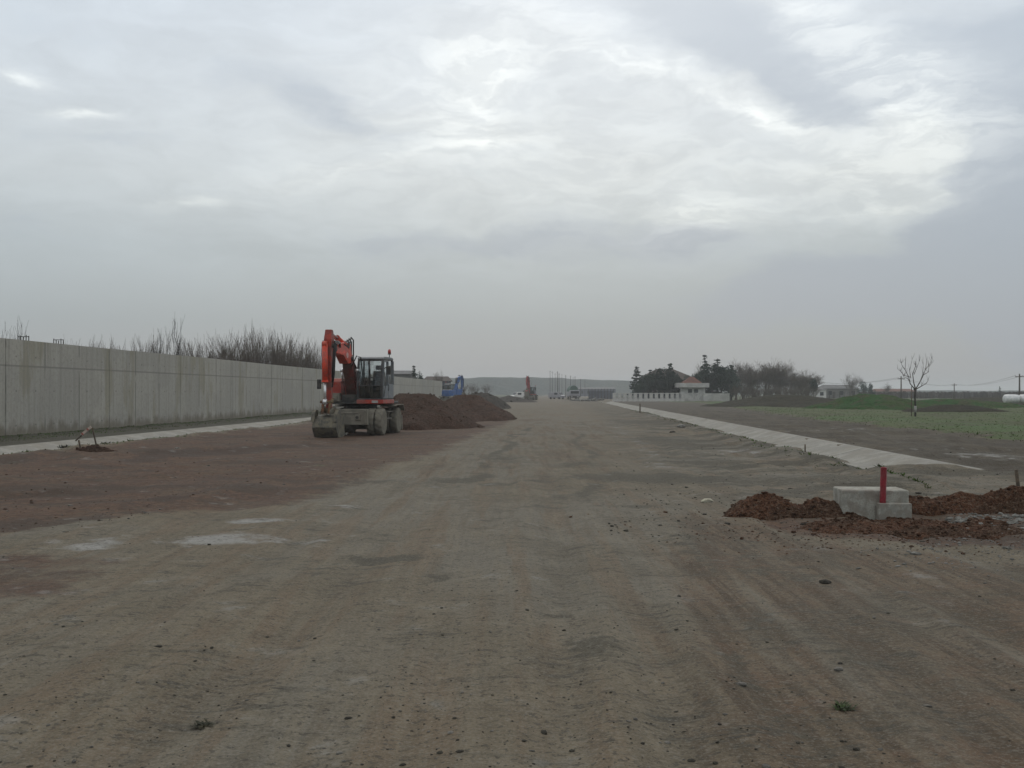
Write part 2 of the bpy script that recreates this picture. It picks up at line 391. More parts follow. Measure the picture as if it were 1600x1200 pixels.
def make_ground():
    rows = [];
    y = 1.5
    while y < 3000: rows.append(y - 13); y *= 1.0068
    rows = np.array([-700, -200, -60, -25] + rows + [2990.0])
    s = np.concatenate([np.linspace(-6, -1.3, 25)[:-1], np.linspace(-1.3, -.75, 60)[:-1], np.linspace(-.75, .75, 420)[:-1], np.linspace(.75, 1.3, 60)[:-1], np.linspace(1.3, 6, 25)])
    W = np.clip(rows + 13, 6, None)
    W = np.where(rows < -12, 60 + np.abs(rows), W)
    X = s[None, :] * W[:, None]; Y = np.repeat(rows[:, None], len(s), 1)
    X = np.clip(X, -2990, 2990)
    Z = ground_h(X, Y)
    X, Y, Z = X.ravel(), Y.ravel(), Z.ravel()
    nr, nc = len(rows), len(s)
    idx = np.arange(nr * nc).reshape(nr, nc)
    q = np.stack([idx[:-1,:-1], idx[:-1,1:], idx[1:,1:], idx[1:,:-1]], -1).reshape(-1, 4)
    me = bpy.data.meshes.new('ground')
    me.vertices.add(len(X)); me.vertices.foreach_set('co', np.stack([X, Y, Z], 1).ravel())
    me.loops.add(q.size); me.loops.foreach_set('vertex_index', q.ravel().astype(np.int32))
    me.polygons.add(len(q)); me.polygons.foreach_set('loop_start', np.arange(0, q.size, 4, dtype=np.int32))
    me.polygons.foreach_set('use_smooth', np.ones(len(q), bool))
    me.update(); me.validate()
    # where each kind of earth lies
    red = poly_mask(X, Y, [G(-900, 850), G(-200, 850), G(60, 828), G(230, 806), G(420, 790), G(520, 765), G(590, 735), G(690, 705), G(745, 678), G(800, 658), (-3, 95), (-5.5, 100), (LCH_IN(95)+1.5, 95), (LCH_IN(30)+.4, 30), (LCH_IN(10)+.4, 10), (-22, 8)], .8)
    red = np.maximum(red, .55 * poly_mask(X, Y, [G(-300, 880), G(60, 868), G(190, 872), G(120, 925), G(-300, 1000)], .35))
    red = np.maximum(red, .9 * poly_mask(X, Y, [G(1140, 800), G(1330, 812), G(1420, 800), G(1720, 800), G(1720, 858), G(1450, 850), G(1330, 842), G(1180, 822)], .35))
    red = np.maximum(red, .6 * blob(X, Y, 20, 1095, 40, 22))
    red = np.maximum(red, .45 * blob(X, Y, 820, 656, 60, 3)); red = np.maximum(red, .45 * blob(X, Y, 1180, 712, 60, 12))
    red = np.maximum(red, .3 * blob(X, Y, 1040, 658, 40, 4))
    damp = np.zeros(X.shape)
    for a in ((600,873,62,7,.8),(690,900,22,6,.7),(920,1015,60,25,.45),(870,958,28,5,.5),(320,1122,30,5,.6),(700,752,40,6,.6),(560,752,90,5,.4),(1000,745,130,7,.75),(1130,748,120,7,.7),(1290,752,120,8,.55),(860,790,60,5,.35),(980,790,60,4,.5),(950,1145,50,8,.4),(1160,1020,60,14,.3),(1250,985,80,10,.35),(1270,900,50,8,.4),(780,715,40,6,.5),(900,725,40,4,.5),(1060,690,90,10,.55),(1010,660,60,5,.6),(1100,720,100,10,.5),(560,925,40,10,.2),(1350,1040,60,14,.35),(1180,890,50,10,.4)):
        damp = np.maximum(damp, a[4] * blob(X, Y, *a[:4]))
    for pts, w, k in (([(838,660),(800,690),(760,720),(722,752)], .16, .9), ([(905,660),(908,690),(918,750),(915,790)], .2, .5), ([(790,665),(745,700),(700,730)], .25, .3),
                      ([(700,757),(870,748),(1100,745),(1420,753)], .4, .9), ([(830,765),(1000,785),(1160,780)], .25, .4), ([(1375,795),(1385,900),(1420,1000)], .1, 0), ([(940,640),(1040,680),(1160,705)], .5, .4),
                      ([(0,773),(50,771),(95,768)], .22, .9), ([(150,724),(300,709),(450,699)], .9, .8), ([(0,725),(120,712)], .8, .6), ([(200,790),(420,760)], .5, .5), ([(1055,830),(1150,960),(1250,1180)], .12, .35), ([(1110,830),(1290,1000),(1440,1180)], .12, .3)):
        damp = np.maximum(damp, k * line_mask(X + (fbm(X*.4, Y*.25, 63, 3)-.5)*1.2, Y + (fbm(X*.35, Y*.3, 64, 3)-.5)*2.5, [G(*p) for p in pts], w) * sstep(.3, .62, fbm(X*.7, Y*.35, 65, 4)))
    u0 = X - .05 * Y; trk = np.zeros(X.shape)
    for x0, am, ln, ph, wd, kk in TRACKS:
        for g_ in (-.95, .95):
            cxx = x0 + g_ + am * np.sin(Y / ln + ph) + .12 * np.sin(Y / 3.1 + ph * 2)
            trk = np.maximum(trk, kk * np.exp(-((u0 - cxx) / wd) ** 2) * sstep(.25, .65, fbm(Y * .16 + x0 * 7, u0 * .4, 66, 3)))
    trk = trk * (1 - sstep(90, 160, Y))
    churn = sstep(1.0, 3.5, X - .055 * Y) * sstep(13, 17, Y) * (1 - sstep(90, 130, Y)) * (1 - sstep(-.1, .3, X - RCH_IN(Y)) * sstep(20, 21, Y)) + .22 * sstep(-3, 0, X - .055 * Y) * (1 - sstep(1.0, 3.5, X - .055 * Y)) * sstep(15, 18, Y) * (1 - sstep(40, 60, Y))
    damp = np.clip(damp * 1.35, 0, 1)
    pale = np.zeros(X.shape)
    for a in ((345,842,75,9,1),(395,815,40,5,.95),(320,840,40,6,.6),(440,842,70,4,.75),(150,848,32,9,.9),(100,850,40,5,.4),(540,790,45,3,.6),(1180,772,90,4,.55),(1290,770,40,4,.5),(1540,712,70,4,.6),(1150,706,60,6,.35),(1450,905,80,7,.35),(1560,760,90,6,.3),(1040,652,30,2,.5),(1330,672,60,2,.35)):
        pale = np.maximum(pale, a[4] * blob(X, Y, *a[:4]))
    pale = np.maximum(pale, .3 * line_mask(X, Y, [G(950,655), G(1005,700), G(1040,735)], .35))
    u = X - .05 * Y
    verge = np.maximum((1 - sstep(-.4, .3, X - LCH_IN(Y))) * 1.0, .5 * sstep(-1.6, -.2, X - RCH_IN(Y)) * (1 - sstep(0, .3, X - RCH_IN(Y))) * sstep(18, 22, Y))
    verge = np.maximum(verge, .4 * sstep(1.0, 6, X - .02 * Y - 1.5) * sstep(35, 60, Y) * (1 - sstep(-.2, .6, X - RCH_IN(Y))))
    grass = sstep(-.8, .8, X - GRASS_X(Y) + (fbm(X * .5, Y * .5, 91, 3) - .5) * 3)
    grass = np.maximum(grass, sstep(0, 10, X - 12 - .06 * Y) * sstep(160, 200, Y)); grass = np.maximum(grass, sstep(0, 8, WALL_X(Y) - X))
    lush = poly_mask(X, Y, [G(1105, 634), G(1300, 637), G(1480, 640), G(1520, 630), G(1300, 624), G(1120, 629)], 4) * .9
    lush = np.maximum(lush, .55 * blob(X, Y, 1560, 668, 90, 8)); lush = np.maximum(lush, .5 * blob(X, Y, 1330, 655, 100, 3))
    brown = poly_mask(X, Y, [G(1060, 1300), G(1050, 1000), G(1030, 850), G(1060, 790), G(1130, 810), G(1330, 850), G(1600, 880), G(2300, 1000), G(2300, 1300)], .5) * .75
    brown = np.maximum(brown, .35 * poly_mask(X, Y, [G(560, 760), G(1000, 750), G(960, 660), G(800, 660)], 1.0))
    rroad = sstep(-.2, .8, X - RCH_OUT(Y)) * (1 - grass) * (1 - sstep(170, 220, Y))
    soil = sstep(200, 300, Y) * grass
    for nm, ch in (('earth_a', (red, damp, pale)), ('earth_b', (verge, grass, lush)), ('earth_c', (brown, rroad, soil)), ('earth_d', (trk, churn, trk * 0))):
        at = me.attributes.new(nm, 'FLOAT_COLOR', 'POINT')
        at.data.foreach_set('color', np.stack(list(ch) + [np.ones(X.shape)], 1).astype(np.float32).ravel())
    m, k, b = newmat('building_site_earth'); co = k.coord()
    me.materials.append(m)
    def attr(nm):
        a = k.n('ShaderNodeAttribute'); a.attribute_name = nm
        s_ = k.n('ShaderNodeSeparateColor'); k.put(s_.inputs[0], a.outputs['Color']); return s_.outputs
    A, B, D, T = attr('earth_a'), attr('earth_b'), attr('earth_c'), attr('earth_d')
    n_big = k.noise(co, .35, 6, .6); n_mid = k.noise(co, 1.7, 6, .65); n_fin = k.noise(co, 9, 5, .7); n_grain = k.noise(co, 60, 3, .7)
    along = k.scale(co, (1.5, .1, 1), (0, 0, R(3)))
    n_str = k.noise(along, 1.6, 6, .62)
    along2 = k.scale(co, (6, .35, 1), (0, 0, R(4)))
    n_str2 = k.noise(along2, 1.4, 5, .6)
    def msk(v, n, amt=.7, lo=.3, hi=.7):
        return k.step(k.math('ADD', v, k.math('MULTIPLY', k.math('SUBTRACT', n, .5), amt)), lo, hi)
    wig = k.math('ADD', k.math('MULTIPLY', n_mid, .55), k.math('MULTIPLY', n_fin, .45))
    n_m2 = k.noise(k.scale(co, (1, 1, 1), (0,0,0), (31, 7, 0)), .8, 7, .68)
    wig2 = k.math('ADD', k.math('MULTIPLY', n_big, .4), k.math('ADD', k.math('MULTIPLY', n_m2, .4), k.math('MULTIPLY', n_mid, .2)))
    M_ = lambda f, amt: k.math('MULTIPLY', f, amt)
    n_m2 = k.noise(k.scale(co, (1, 1, 1), (0,0,0), (31, 7, 0)), .8, 7, .68)
    scuff = k.noise(k.scale(co, (1.0, 2.8, 1)), 1.9, 8, .74)
    scuff2 = k.noise(k.scale(co, (1.6, 4.5, 1), (0,0,R(-6)), (5,9,0)), 2.2, 6, .7)
    patch = k.step(n_m2, .5, .66)                       # where the surface is broken up
    road = k.mix(k.step(k.noise(k.scale(co, (1, .5, 1), (0,0,0), (4,1,0)), .22, 5, .6), .3, .7), (0.144,0.130,0.101), (0.138,0.115,0.079))
    road = k.mix(M_(k.step(n_str, .47, .72), .7), road, (0.140,0.104,0.067))
    road = k.mix(M_(k.step(n_str2, .55, .85), .35), road, (0.098,0.079,0.051))
    road = k.mix(M_(k.step(n_str2, .45, .2), .4), road, (0.179,0.152,0.106))
    road = k.mix(M_(k.step(n_mid, .54, .8), .3), road, (0.187,0.161,0.115))
    road = k.mix(M_(patch, .3), road, (0.112,0.094,0.061))
    br = k.mix(k.step(n_str2, .38, .6), (0.121,0.090,0.058), (0.074,0.053,0.033))
    br = k.mix(M_(k.step(n_mid, .45, .65), .6), br, (0.112,0.071,0.043))
    br = k.mix(M_(patch, .4), br, (0.070,0.057,0.037))
    c = k.mix(msk(D[0], n_str, .8, .25, .85), road, br)
    redc = k.mix(k.step(n_mid, .3, .7), (0.098,0.055,0.032), (0.076,0.042,0.026))
    redc = k.mix(M_(k.step(n_m2, .45, .62), .7), redc, (0.098,0.064,0.040))
    redc = k.mix(M_(k.step(n_big, .52, .62), .5), redc, (0.076,0.045,0.032))
    redc = k.mix(M_(k.step(n_fin, .54, .68), .6), redc, (0.045,0.027,0.019))
    redc = k.mix(M_(k.step(n_fin, .44, .3), .4), redc, (0.131,0.078,0.049))
    redc = k.mix(M_(k.step(k.noise(k.scale(co, (.3, .6, 1), (0,0,0), (9,2,0)), 1.0, 7, .65), .5, .75), .75), redc, (.05,.034,.024))
    c = k.mix(msk(A[0], wig2, 1.3, .28, .72), c, redc)
    rr = k.mix(k.step(k.noise(k.scale(co, (1, .08, 1), (0,0,R(3))), 1.1, 6, .65), .38, .62), (0.047,0.037,0.024), (0.071,0.058,0.039))
    rr = k.mix(M_(patch, .4), rr, (0.041,0.034,0.023))
    c = k.mix(D[1], c, rr)
    vg = k.mix(k.step(n_mid, .35, .65), (0.049,0.048,0.029), (0.036,0.034,0.023))
    vg = k.mix(M_(k.step(n_fin, .5, .7), .6), vg, (0.027,0.027,0.017))
    c = k.mix(msk(B[0], wig, .8), c, vg)
    gr = k.mix(k.step(n_mid, .35, .65), (0.064,0.098,0.020), (0.076,0.088,0.027))
    gr = k.mix(k.step(n_big, .42, .6), gr, (0.055,0.092,0.018))
    gr = k.mix(M_(k.step(n_fin, .5, .7), .6), gr, (0.034,0.050,0.012))
    gr = k.mix(B[2], gr, k.mix(n_mid, (0.036,0.114,0.018), (0.047,0.121,0.020)))
    gr = k.mix(D[2], gr, k.mix(n_big, (0.053,0.065,0.025), (0.070,0.082,0.031)))
    gr = k.mix(M_(k.step(k.noise(k.scale(co, (.25, .8, 1)), .6, 7, .65), .48, .75), .8), gr, (0.051,0.051,0.020))
    c = k.mix(msk(B[1], wig2, 1.2), c, gr)
    c = k.mix(M_(msk(A[1], wig, 1.2, .22, .62), .85), c, k.mix(A[0], k.mix(n_fin, (.05,.046,.032), (.072,.065,.046)), k.mix(n_fin, (.04,.025,.018), (.062,.039,.027))))
    c = k.mix(M_(msk(A[2], n_mid, 1.0, .25, .85), .85), c, k.mix(n_fin, (.33,.33,.315), (.23,.23,.212)))
    # wheel tracks: pressed strips with lug marks across them
    lug = k.n('ShaderNodeTexWave'); lug.wave_type = 'BANDS'; lug.bands_direction = 'Y'; k.put(lug.inputs['Vector'], k.scale(co, (1.2, 1, 1), (0,0,R(14)))); lug.inputs['Scale'].default_value = 4.2; lug.inputs['Distortion'].default_value = 3.5; lug.inputs['Detail'].default_value = 4; lug.inputs['Detail Scale'].default_value = 2.5
    tk = k.math('MULTIPLY', T[0], k.step(n_m2, .25, .7))
    c = k.mix(M_(tk, .5), c, k.mix(k.step(lug.outputs['Fac'], .3, .75), (.075,.065,.047), (.105,.092,.068)))
    c = k.mix(M_(k.math('MULTIPLY', T[1], k.step(k.noise(k.scale(co, (.4, .75, 1), (0,0,R(-5))), 1.0, 8, .66), .4, .66)), .85), c, k.mix(n_fin, (.042,.038,.026), (.066,.06,.042)))
    c = k.mix(M_(k.math('MULTIPLY', T[1], k.step(k.noise(k.scale(co, (.25, .6, 1), (0,0,R(4)), (3,5,0)), 1.0, 6, .62), .6, .85)), .6), c, (.15,.138,.11))
    # grain: dark specks, scuffs lying across the road, pale grit
    open_ = k.math('SUBTRACT', 1.0, M_(B[1], .8))
    loose = k.math('ADD', .35, M_(patch, .65))
    c = k.mix(k.math('MULTIPLY', k.math('MULTIPLY', M_(k.step(scuff, .62, .8), .75), open_), loose), c, (.058,.053,.04))
    c = k.mix(k.math('MULTIPLY', k.math('MULTIPLY', M_(k.step(scuff2, .64, .82), .65), open_), loose), c, (.052,.049,.038))
    speck = k.noise(co, 22, 3, .6)
    c = k.mix(M_(k.step(speck, .74, .86), .6), c, (.042,.039,.032))
    notred = k.math('SUBTRACT', 1.0, M_(A[0], .75))
    c = k.mix(k.math('MULTIPLY', M_(k.step(speck, .28, .12), .25), notred), c, (.19,.18,.155))
    c = k.mix(k.math('MULTIPLY', M_(k.step(n_grain, .62, .85), .35), notred), c, (.22,.205,.175))
    c = k.mix(k.math('MULTIPLY', M_(k.step(n_grain, .4, .15), .35), notred), c, (.045,.042,.034))
    k.put(b.inputs['Base Color'], c)
    b.inputs['Roughness'].default_value = .9; b.inputs['Specular IOR Level'].default_value = .2
    hgt = k.math('ADD', k.math('ADD', k.math('MULTIPLY', n_mid, .9), k.math('MULTIPLY', k.math('MULTIPLY', lug.outputs['Fac'], tk), .4)), k.math('ADD', k.math('MULTIPLY', n_fin, .45), k.math('MULTIPLY', n_str2, .5)))
    nb = k.bump(hgt, .5, .03)
    nb = k.bump(k.math('ADD', n_grain, k.math('MULTIPLY', scuff, 1.5)), .45, .006, nb)
    k.put(b.inputs['Normal'], nb)
    o = bpy.data.objects.new('ground', me); C.objects.link(o)
    return tag(o, 'dusty unpaved construction road and surrounding earth', 'ground', kind='structure')
make_ground()

# ------------------------------------------------------------------ concrete materials
def wallmat():
    m, k, b = newmat('cast_concrete_wall'); co = k.coord()
    sp = k.n('ShaderNodeSeparateXYZ'); k.put(sp.inputs[0], co); y, z = sp.outputs[1], sp.outputs[2]
    c = k.mix(k.step(k.noise(k.scale(co, (1, .22, .35)), 1.1, 6, .6), .35, .65), (.405,.388,.338), (.365,.35,.307))
    # streaks of rain and form boards
    st = k.noise(k.scale(co, (1, 2.3, .06)), 1.6, 5, .65)
    c = k.mix(k.math('MULTIPLY', k.step(st, .5, .9), .5), c, (.25,.245,.215))
    c = k.mix(k.math('MULTIPLY', k.step(st, .4, .1), .25), c, (.46,.455,.43))
    # each pour a slightly different tone
    cell = k.n('ShaderNodeTexWhiteNoise'); cell.noise_dimensions = '2D'
    cv = k.n('ShaderNodeCombineXYZ'); k.put(cv.inputs[0], k.math('FLOOR', k.math('DIVIDE', y, 2.98)))
    k.put(cv.inputs[1], k.math('GREATER_THAN', z, 2.71)); k.put(cell.inputs['Vector'], cv.outputs[0])
    c = k.mix(k.math('MULTIPLY', cell.outputs['Value'], .35), c, (.3,.295,.27))
    # form joints every three metres and one level line
    fy = k.math('ABSOLUTE', k.math('SUBTRACT', k.math('FRACT', k.math('DIVIDE', y, 2.98)), .5))
    jm = k.step(fy, .482, .494)
    wob = k.step(k.noise(k.scale(co, (1, .8, .5)), 1.0, 3, .5), .3, .6)
    c = k.mix(k.math('MULTIPLY', k.math('MULTIPLY', jm, wob), .95), c, (.15,.148,.13))
    jz = k.math('ABSOLUTE', k.math('SUBTRACT', z, 2.71))
    c = k.mix(k.math('MULTIPLY', k.math('SUBTRACT', 1.0, k.step(jz, .02, .05)), .6), c, (.17,.167,.15))
    stain = k.noise(k.scale(co, (1, .55, .16)), 1.0, 5, .6)
    c = k.mix(k.math('MULTIPLY', k.step(stain, .62, .9), .5), c, (.25,.23,.155))
    c = k.mix(k.math('MULTIPLY', k.step(k.noise(co, 6, 4, .6), .55, .75), .3), c, (.24,.237,.215))
    # splashed soil along the foot, tie holes of the forms
    foot = k.math('ADD', z, k.math('MULTIPLY', k.noise(k.scale(co, (1, 1, .4)), 1.4, 5, .65), -.55))
    c = k.mix(k.math('MULTIPLY', k.math('SUBTRACT', 1.0, k.step(foot, -.2, .25)), .7), c, (.15,.13,.095))
    ty = k.math('SUBTRACT', k.math('FRACT', k.math('DIVIDE', y, 1.49)), .5); tz = k.math('SUBTRACT', k.math('FRACT', k.math('DIVIDE', k.math('ADD', z, .3), 1.35)), .5)
    rr_ = k.math('SQRT', k.math('ADD', k.math('POWER', k.math('MULTIPLY', ty, 1.49), 2), k.math('POWER', k.math('MULTIPLY', tz, 1.35), 2)))
    c = k.mix(k.math('MULTIPLY', k.math('LESS_THAN', rr_, .035), .7), c, (.09,.088,.08))
    k.put(b.inputs['Base Color'], c); b.inputs['Roughness'].default_value = .9; b.inputs['Specular IOR Level'].default_value = .2
    k.put(b.inputs['Normal'], k.bump(k.noise(co, 12, 5, .6), .25, .02))
    return m
M['wallconc'] = wallmat()
M['chconc'] = surf('drain_concrete', (.29,.282,.25), (.24,.233,.207), 1.2, .9, .2, .3, 25, .01, dust=(.2,.185,.15), dust_amt=.45, dscale=.9)
M['blockconc'] = surf('block_concrete', (.35,.345,.3), (.28,.275,.24), 5, .9, .2, .35, 50, .006, dust=(.19,.15,.12), dust_amt=.4, dscale=6)

# retaining wall: one continuous cast wall with open movement joints every nine metres (object axes run along the wall)
def make_wall():
    ang = math.atan(.0497)
    root_y = 39.2
    mb = MB()
    L0, L1 = -55, 142
    joints = [8.95 * i for i in range(-6, 17) if L0 < 8.95 * i < L1 - 2]
    prof = []                        # plan outline of the front face with notches
    prof.append((0, L0))
    for j in joints:
        prof += [(0, j - .03), (-.05, j - .022), (-.05, j + .022), (0, j + .03)]
    prof.append((0, L1))
    def top(y): return 3.74 + .012 * math.sin(y * .7) + .01 * math.sin(y * 1.9)
    n = len(prof)
    fr_b = [(x, y, -.4) for x, y in prof]; fr_t = [(x, y, top(y)) for x, y in prof]
    bk_t = [(x - .4, y, top(y) + .005) for x, y in prof]; bk_b = [(x - .4, y, -.4) for x, y in prof]
    fs = []
    for i in range(n - 1):
        for r in range(3):
            fs.append((r*n + i, r*n + i + 1, (r+1)*n + i + 1, (r+1)*n + i))
    fs.append((0, n, 2*n, 3*n)); fs.append((n-1, 2*n-1, 3*n-1, 4*n-1))
    mb.add(fr_b + fr_t + bk_t + bk_b, fs)
    o = mb.build('concrete_wall', M['wallconc'], loc=(WALL_X(root_y), root_y, 0), rz=-ang)
    tag(o, 'long tall bare grey cast concrete wall beside the red gravel strip', 'wall', kind='thing')
make_wall()

# open concrete drains: shallow dished strip cast in lengths
def make_drain(name, label, near, far, y0, y1, hi_far, seed):
    mb = MB(); ys = []
    y = y0
    while y < y1: ys.append(y); y += 1.0 if y < 80 else 4.0
    ys.append(y1)
    js = [y0 + 8.0 * i for i in range(1, 12)]; ys = sorted(ys + [q + d_ for q in js for d_ in (-.03, -.02, .02, .03)])
    rows = []
    sgn = 1 if far(50) > near(50) else -1
    for y in ys:
        a, b = near(y), far(y); w = b - a
        j = .03 if min(abs(y - q) for q in js) < .025 else 0
        wob = (vnoise(np.array([y * .6]), np.array([1.0]), seed)[0] - .5) * .14
        rows.append([(a + wob, y, -.35), (a + wob, y, .035), (a + .12 * sgn + wob, y, .04 - j), (a + w * .36, y, -.13 - j), (a + w * .5, y, -.13 - j), (b - .14 * sgn, y, hi_far - j), (b, y, hi_far + .005), (b, y, -.35)])
    n = len(rows[0]); vs = [v for r in rows for v in r]; fs = []
    for i in range(len(rows) - 1):
        for k in range(n - 1): fs.append((i*n + k, i*n + k + 1, (i+1)*n + k + 1, (i+1)*n + k))
    fs.append(tuple(range(n))); fs.append(tuple((len(rows)-1)*n + k for k in reversed(range(n))))
    mb.add(vs, fs)
    tag(mb.build(name, M['chconc']), label, 'drain', kind='thing')
make_drain('concrete_drain', 'pale shallow concrete drain along the foot of the tall wall', LCH_IN, LCH_OUT, -12, 150, .06, 5)
make_drain('concrete_drain', 'pale concrete drain strip with a cut end, running towards the white villa wall', RCH_IN, RCH_OUT, RCH_Y0, 188, .1, 8)

# ------------------------------------------------------------------ heaps
def heap(name, label, cx, cy, rx, ry, h, mat, seed, rz=0, cat='heap', pw=1.0, flat=.0, n=90, rough=.16, clods=150, clod=.05, group=None, peaks=None):
    mb = MB()
    g = np.linspace(-1.15, 1.15, n)
    U, V = np.meshgrid(g, g)
    wr = 1 + (fbm(U * 1.7 + seed, V * 1.7, seed, 3) - .5) * .5
    if peaks:
        Z = np.zeros(U.shape)
        for (pu, pv, pr, ph) in peaks:
            r = np.hypot(U - pu, V - pv) * wr / pr
            Z = np.maximum(Z, ph * np.clip(1 - r, 0, 1) ** pw)
    else:
        r = np.hypot(U, V) * wr
        Z = np.clip(1 - r, 0, 1 - flat) / (1 - flat)
        Z = Z ** pw
    edge = sstep(0, .12, Z)
    Z = Z * h + edge * (fbm(U * 4, V * 4, seed + 5, 4) - .5) * h * rough * 2 + edge * (fbm(U * 14, V * 14, seed + 9, 3) - .5) * h * rough * .8
    ca, sa = math.cos(rz), math.sin(rz)
    xw = cx + U * rx * ca - V * ry * sa; yw = cy + U * rx * sa + V * ry * ca
    Zg = ground_h(xw, yw)
    z0 = gz(cx, cy)
    Z = Z + Zg - z0 - .05 * (1 - edge)
    vs = np.stack([U * rx, V * ry, Z], -1).reshape(-1, 3)
    idx = np.arange(n * n).reshape(n, n)
    keep = (edge[:-1,:-1] + edge[1:,1:] + edge[:-1,1:] + edge[1:,:-1]) > 0
    q = np.stack([idx[:-1,:-1], idx[:-1,1:], idx[1:,1:], idx[1:,:-1]], -1)[keep]
    used = np.unique(q); remap = np.full(n * n, -1); remap[used] = np.arange(len(used))
    mb.add(vs[used].tolist(), [tuple(r) for r in remap[q].tolist()], True)
    rr = random.Random(seed)
    flatv = vs.reshape(n, n, 3)
    for _ in range(clods):
        i, j = rr.randrange(4, n - 4), rr.randrange(4, n - 4)
        if edge[i, j] < .2 and rr.random() < .6: continue
        p = flatv[i, j]; s = clod * (.4 + rr.random() ** 2 * 1.4)
        rock(mb, (p[0], p[1], p[2] + s * .2), s, rr)
    o = mb.build(name, mat, loc=(cx, cy, z0), rz=rz, fixn=False)
    return tag(o, label, cat, group)

def rock(mb, c, s, rr, sq=.7):
    t = (1 + 5 ** .5) / 2
    vs = [(-1,t,0),(1,t,0),(-1,-t,0),(1,-t,0),(0,-1,t),(0,1,t),(0,-1,-t),(0,1,-t),(t,0,-1),(t,0,1),(-t,0,-1),(-t,0,1)]
    fs = [(0,11,5),(0,5,1),(0,1,7),(0,7,10),(0,10,11),(1,5,9),(5,11,4),(11,10,2),(10,7,6),(7,1,8),(3,9,4),(3,4,2),(3,2,6),(3,6,8),(3,8,9),(4,9,5),(2,4,11),(6,2,10),(8,6,7),(9,8,1)]
    sx, sy, sz = s * (.7 + rr.random() * .6), s * (.7 + rr.random() * .6), s * sq * (.6 + rr.random() * .5)
    a = rr.random() * 6.28; ca, sa = math.cos(a), math.sin(a)
    out = []
    for v in vs:
        k = .38 + rr.random() * .24
        x, y, z = v[0] * k * sx, v[1] * k * sy, v[2] * k * sz
        out.append((c[0] + x * ca - y * sa, c[1] + x * sa + y * ca, c[2] + z))
    mb.add(out, fs)

hx, hy = XZ(652, 0, 50)[0], 50
heap('gravel_heap', 'tall red gravel heap right behind the orange and red excavator', XZ(650,0,50.5)[0], 50.5, 3.2, 5.0, 1.6, M['redgravel'], 11, .05, flat=.25, clods=350, clod=.04, n=150, rough=.06)
heap('gravel_heap', 'second red gravel heap, under the blue excavator', XZ(732,0,67)[0], 67, 3.2, 7.5, 1.5, M['redgravel'], 23, .05, flat=.22, clods=300, clod=.045, n=150, rough=.065)
heap('gravel_heap', 'low flat tongue of red gravel spilling towards the road', XZ(752,0,64)[0], 64, 2.0, 3.4, .4, M['redgravel'], 29, .1, clods=150, clod=.06, rough=.1)
heap('earth_heap', 'dark brown earth heap beyond the gravel heaps', XZ(752,0,110)[0], 110, 3.4, 11, 1.6, M['darkearth'], 31, .05, flat=.2, clods=100, clod=.1)
heap('earth_heap', 'low dark earth heap in front of the far red excavator', XZ(795,0,190)[0], 190, 5.5, 10, 1.15, M['darkearth'], 37, .1, clods=60, clod=.15)
# beside the concrete block
heap('soil_heap', 'loose red soil heap with a rounded peak beside the concrete block', XZ(1232,0,13.9)[0], 13.9, 1.1, .8, .34, M['redsoil'], 43, 0, clods=500, clod=.022, n=120, rough=.15, peaks=[(-.25,.1,.62,1.0),(.35,0,.55,.6),(.7,-.1,.4,.45)])
heap('soil_heap', 'long red soil ridge behind the grey rubble at the edge of the view', XZ(1545,0,14.3)[0], 14.3, 1.8, .8, .36, M['redsoil'], 47, .02, clods=700, clod=.022, n=130, rough=.17, peaks=[(-.55,0,.42,.75),(-.2,.05,.5,.85),(.2,.05,.5,1.0),(.6,0,.5,.8)])
heap('soil_heap', 'low apron of red debris before the concrete block', XZ(1430,0,12.6)[0], 12.6, 1.5, .8, .075, M['redsoil'], 53, 0, clods=700, clod=.022, n=100, rough=.5)
heap('soil_heap', 'little red soil heap at the foot of the broken barrier', XZ(150,0,29.3)[0], 29.3, .6, .5, .14, M['redgravel'], 59, 0, clods=120, clod=.03, rough=.3)

# banks on the grass side
def bank(name, label, cx, cy, rx, ry, h, mat, seed, rz, kind='structure'):
    o = heap(name, label, cx, cy, rx, ry, h, mat, seed, rz, 'bank', flat=.2, clods=0, n=90, rough=.13)
    o['kind'] = kind
def greenmat():
    m, k, b = newmat('green_bank'); co = k.coord()
    c = k.mix(k.step(k.noise(co, .5, 5, .6), .4, .62), (.04,.105,.028), (.06,.1,.03))
    c = k.mix(k.math('MULTIPLY', k.step(k.noise(co, .9, 5, .6), .56, .68), .7), c, (.085,.075,.045))
    c = k.mix(k.math('MULTIPLY', k.step(k.noise(co, 4, 4, .6), .5, .7), .6), c, (.025,.045,.018))
    k.put(b.inputs['Base Color'], c); b.inputs['Roughness'].default_value = .95; b.inputs['Specular IOR Level'].default_value = .1
    k.put(b.inputs['Normal'], k.bump(k.noise(co, 3, 5, .7), .8, .3))
    return m
M['greenbank'] = greenmat()
bank('embankment', 'green grassy earth bank behind the young pollarded tree', XZ(1368,0,104)[0], 104, 6.5, 8, 1.45, M['greenbank'], 61, -.1)
bank('embankment', 'lower green bank running on towards the bales', XZ(1480,0,112)[0], 112, 8.5, 6, .95, M['greenbank'], 67, 0)
bank('embankment', 'brown weedy earth bank beside the villa', XZ(1235,0,125)[0], 125, 11.5, 11, 1.3, M['brownbank'], 71, -.1)
bank('embankment', 'brown earth hump before the green bank', XZ(1490,0,88)[0], 88, 4.6, 4, .62, M['brownbank'], 73, 0)
bank('embankment', 'long low brown bank under the vineyard', XZ(1560,0,150)[0], 150, 20, 14, .9, M['brownbank'], 79, 0)

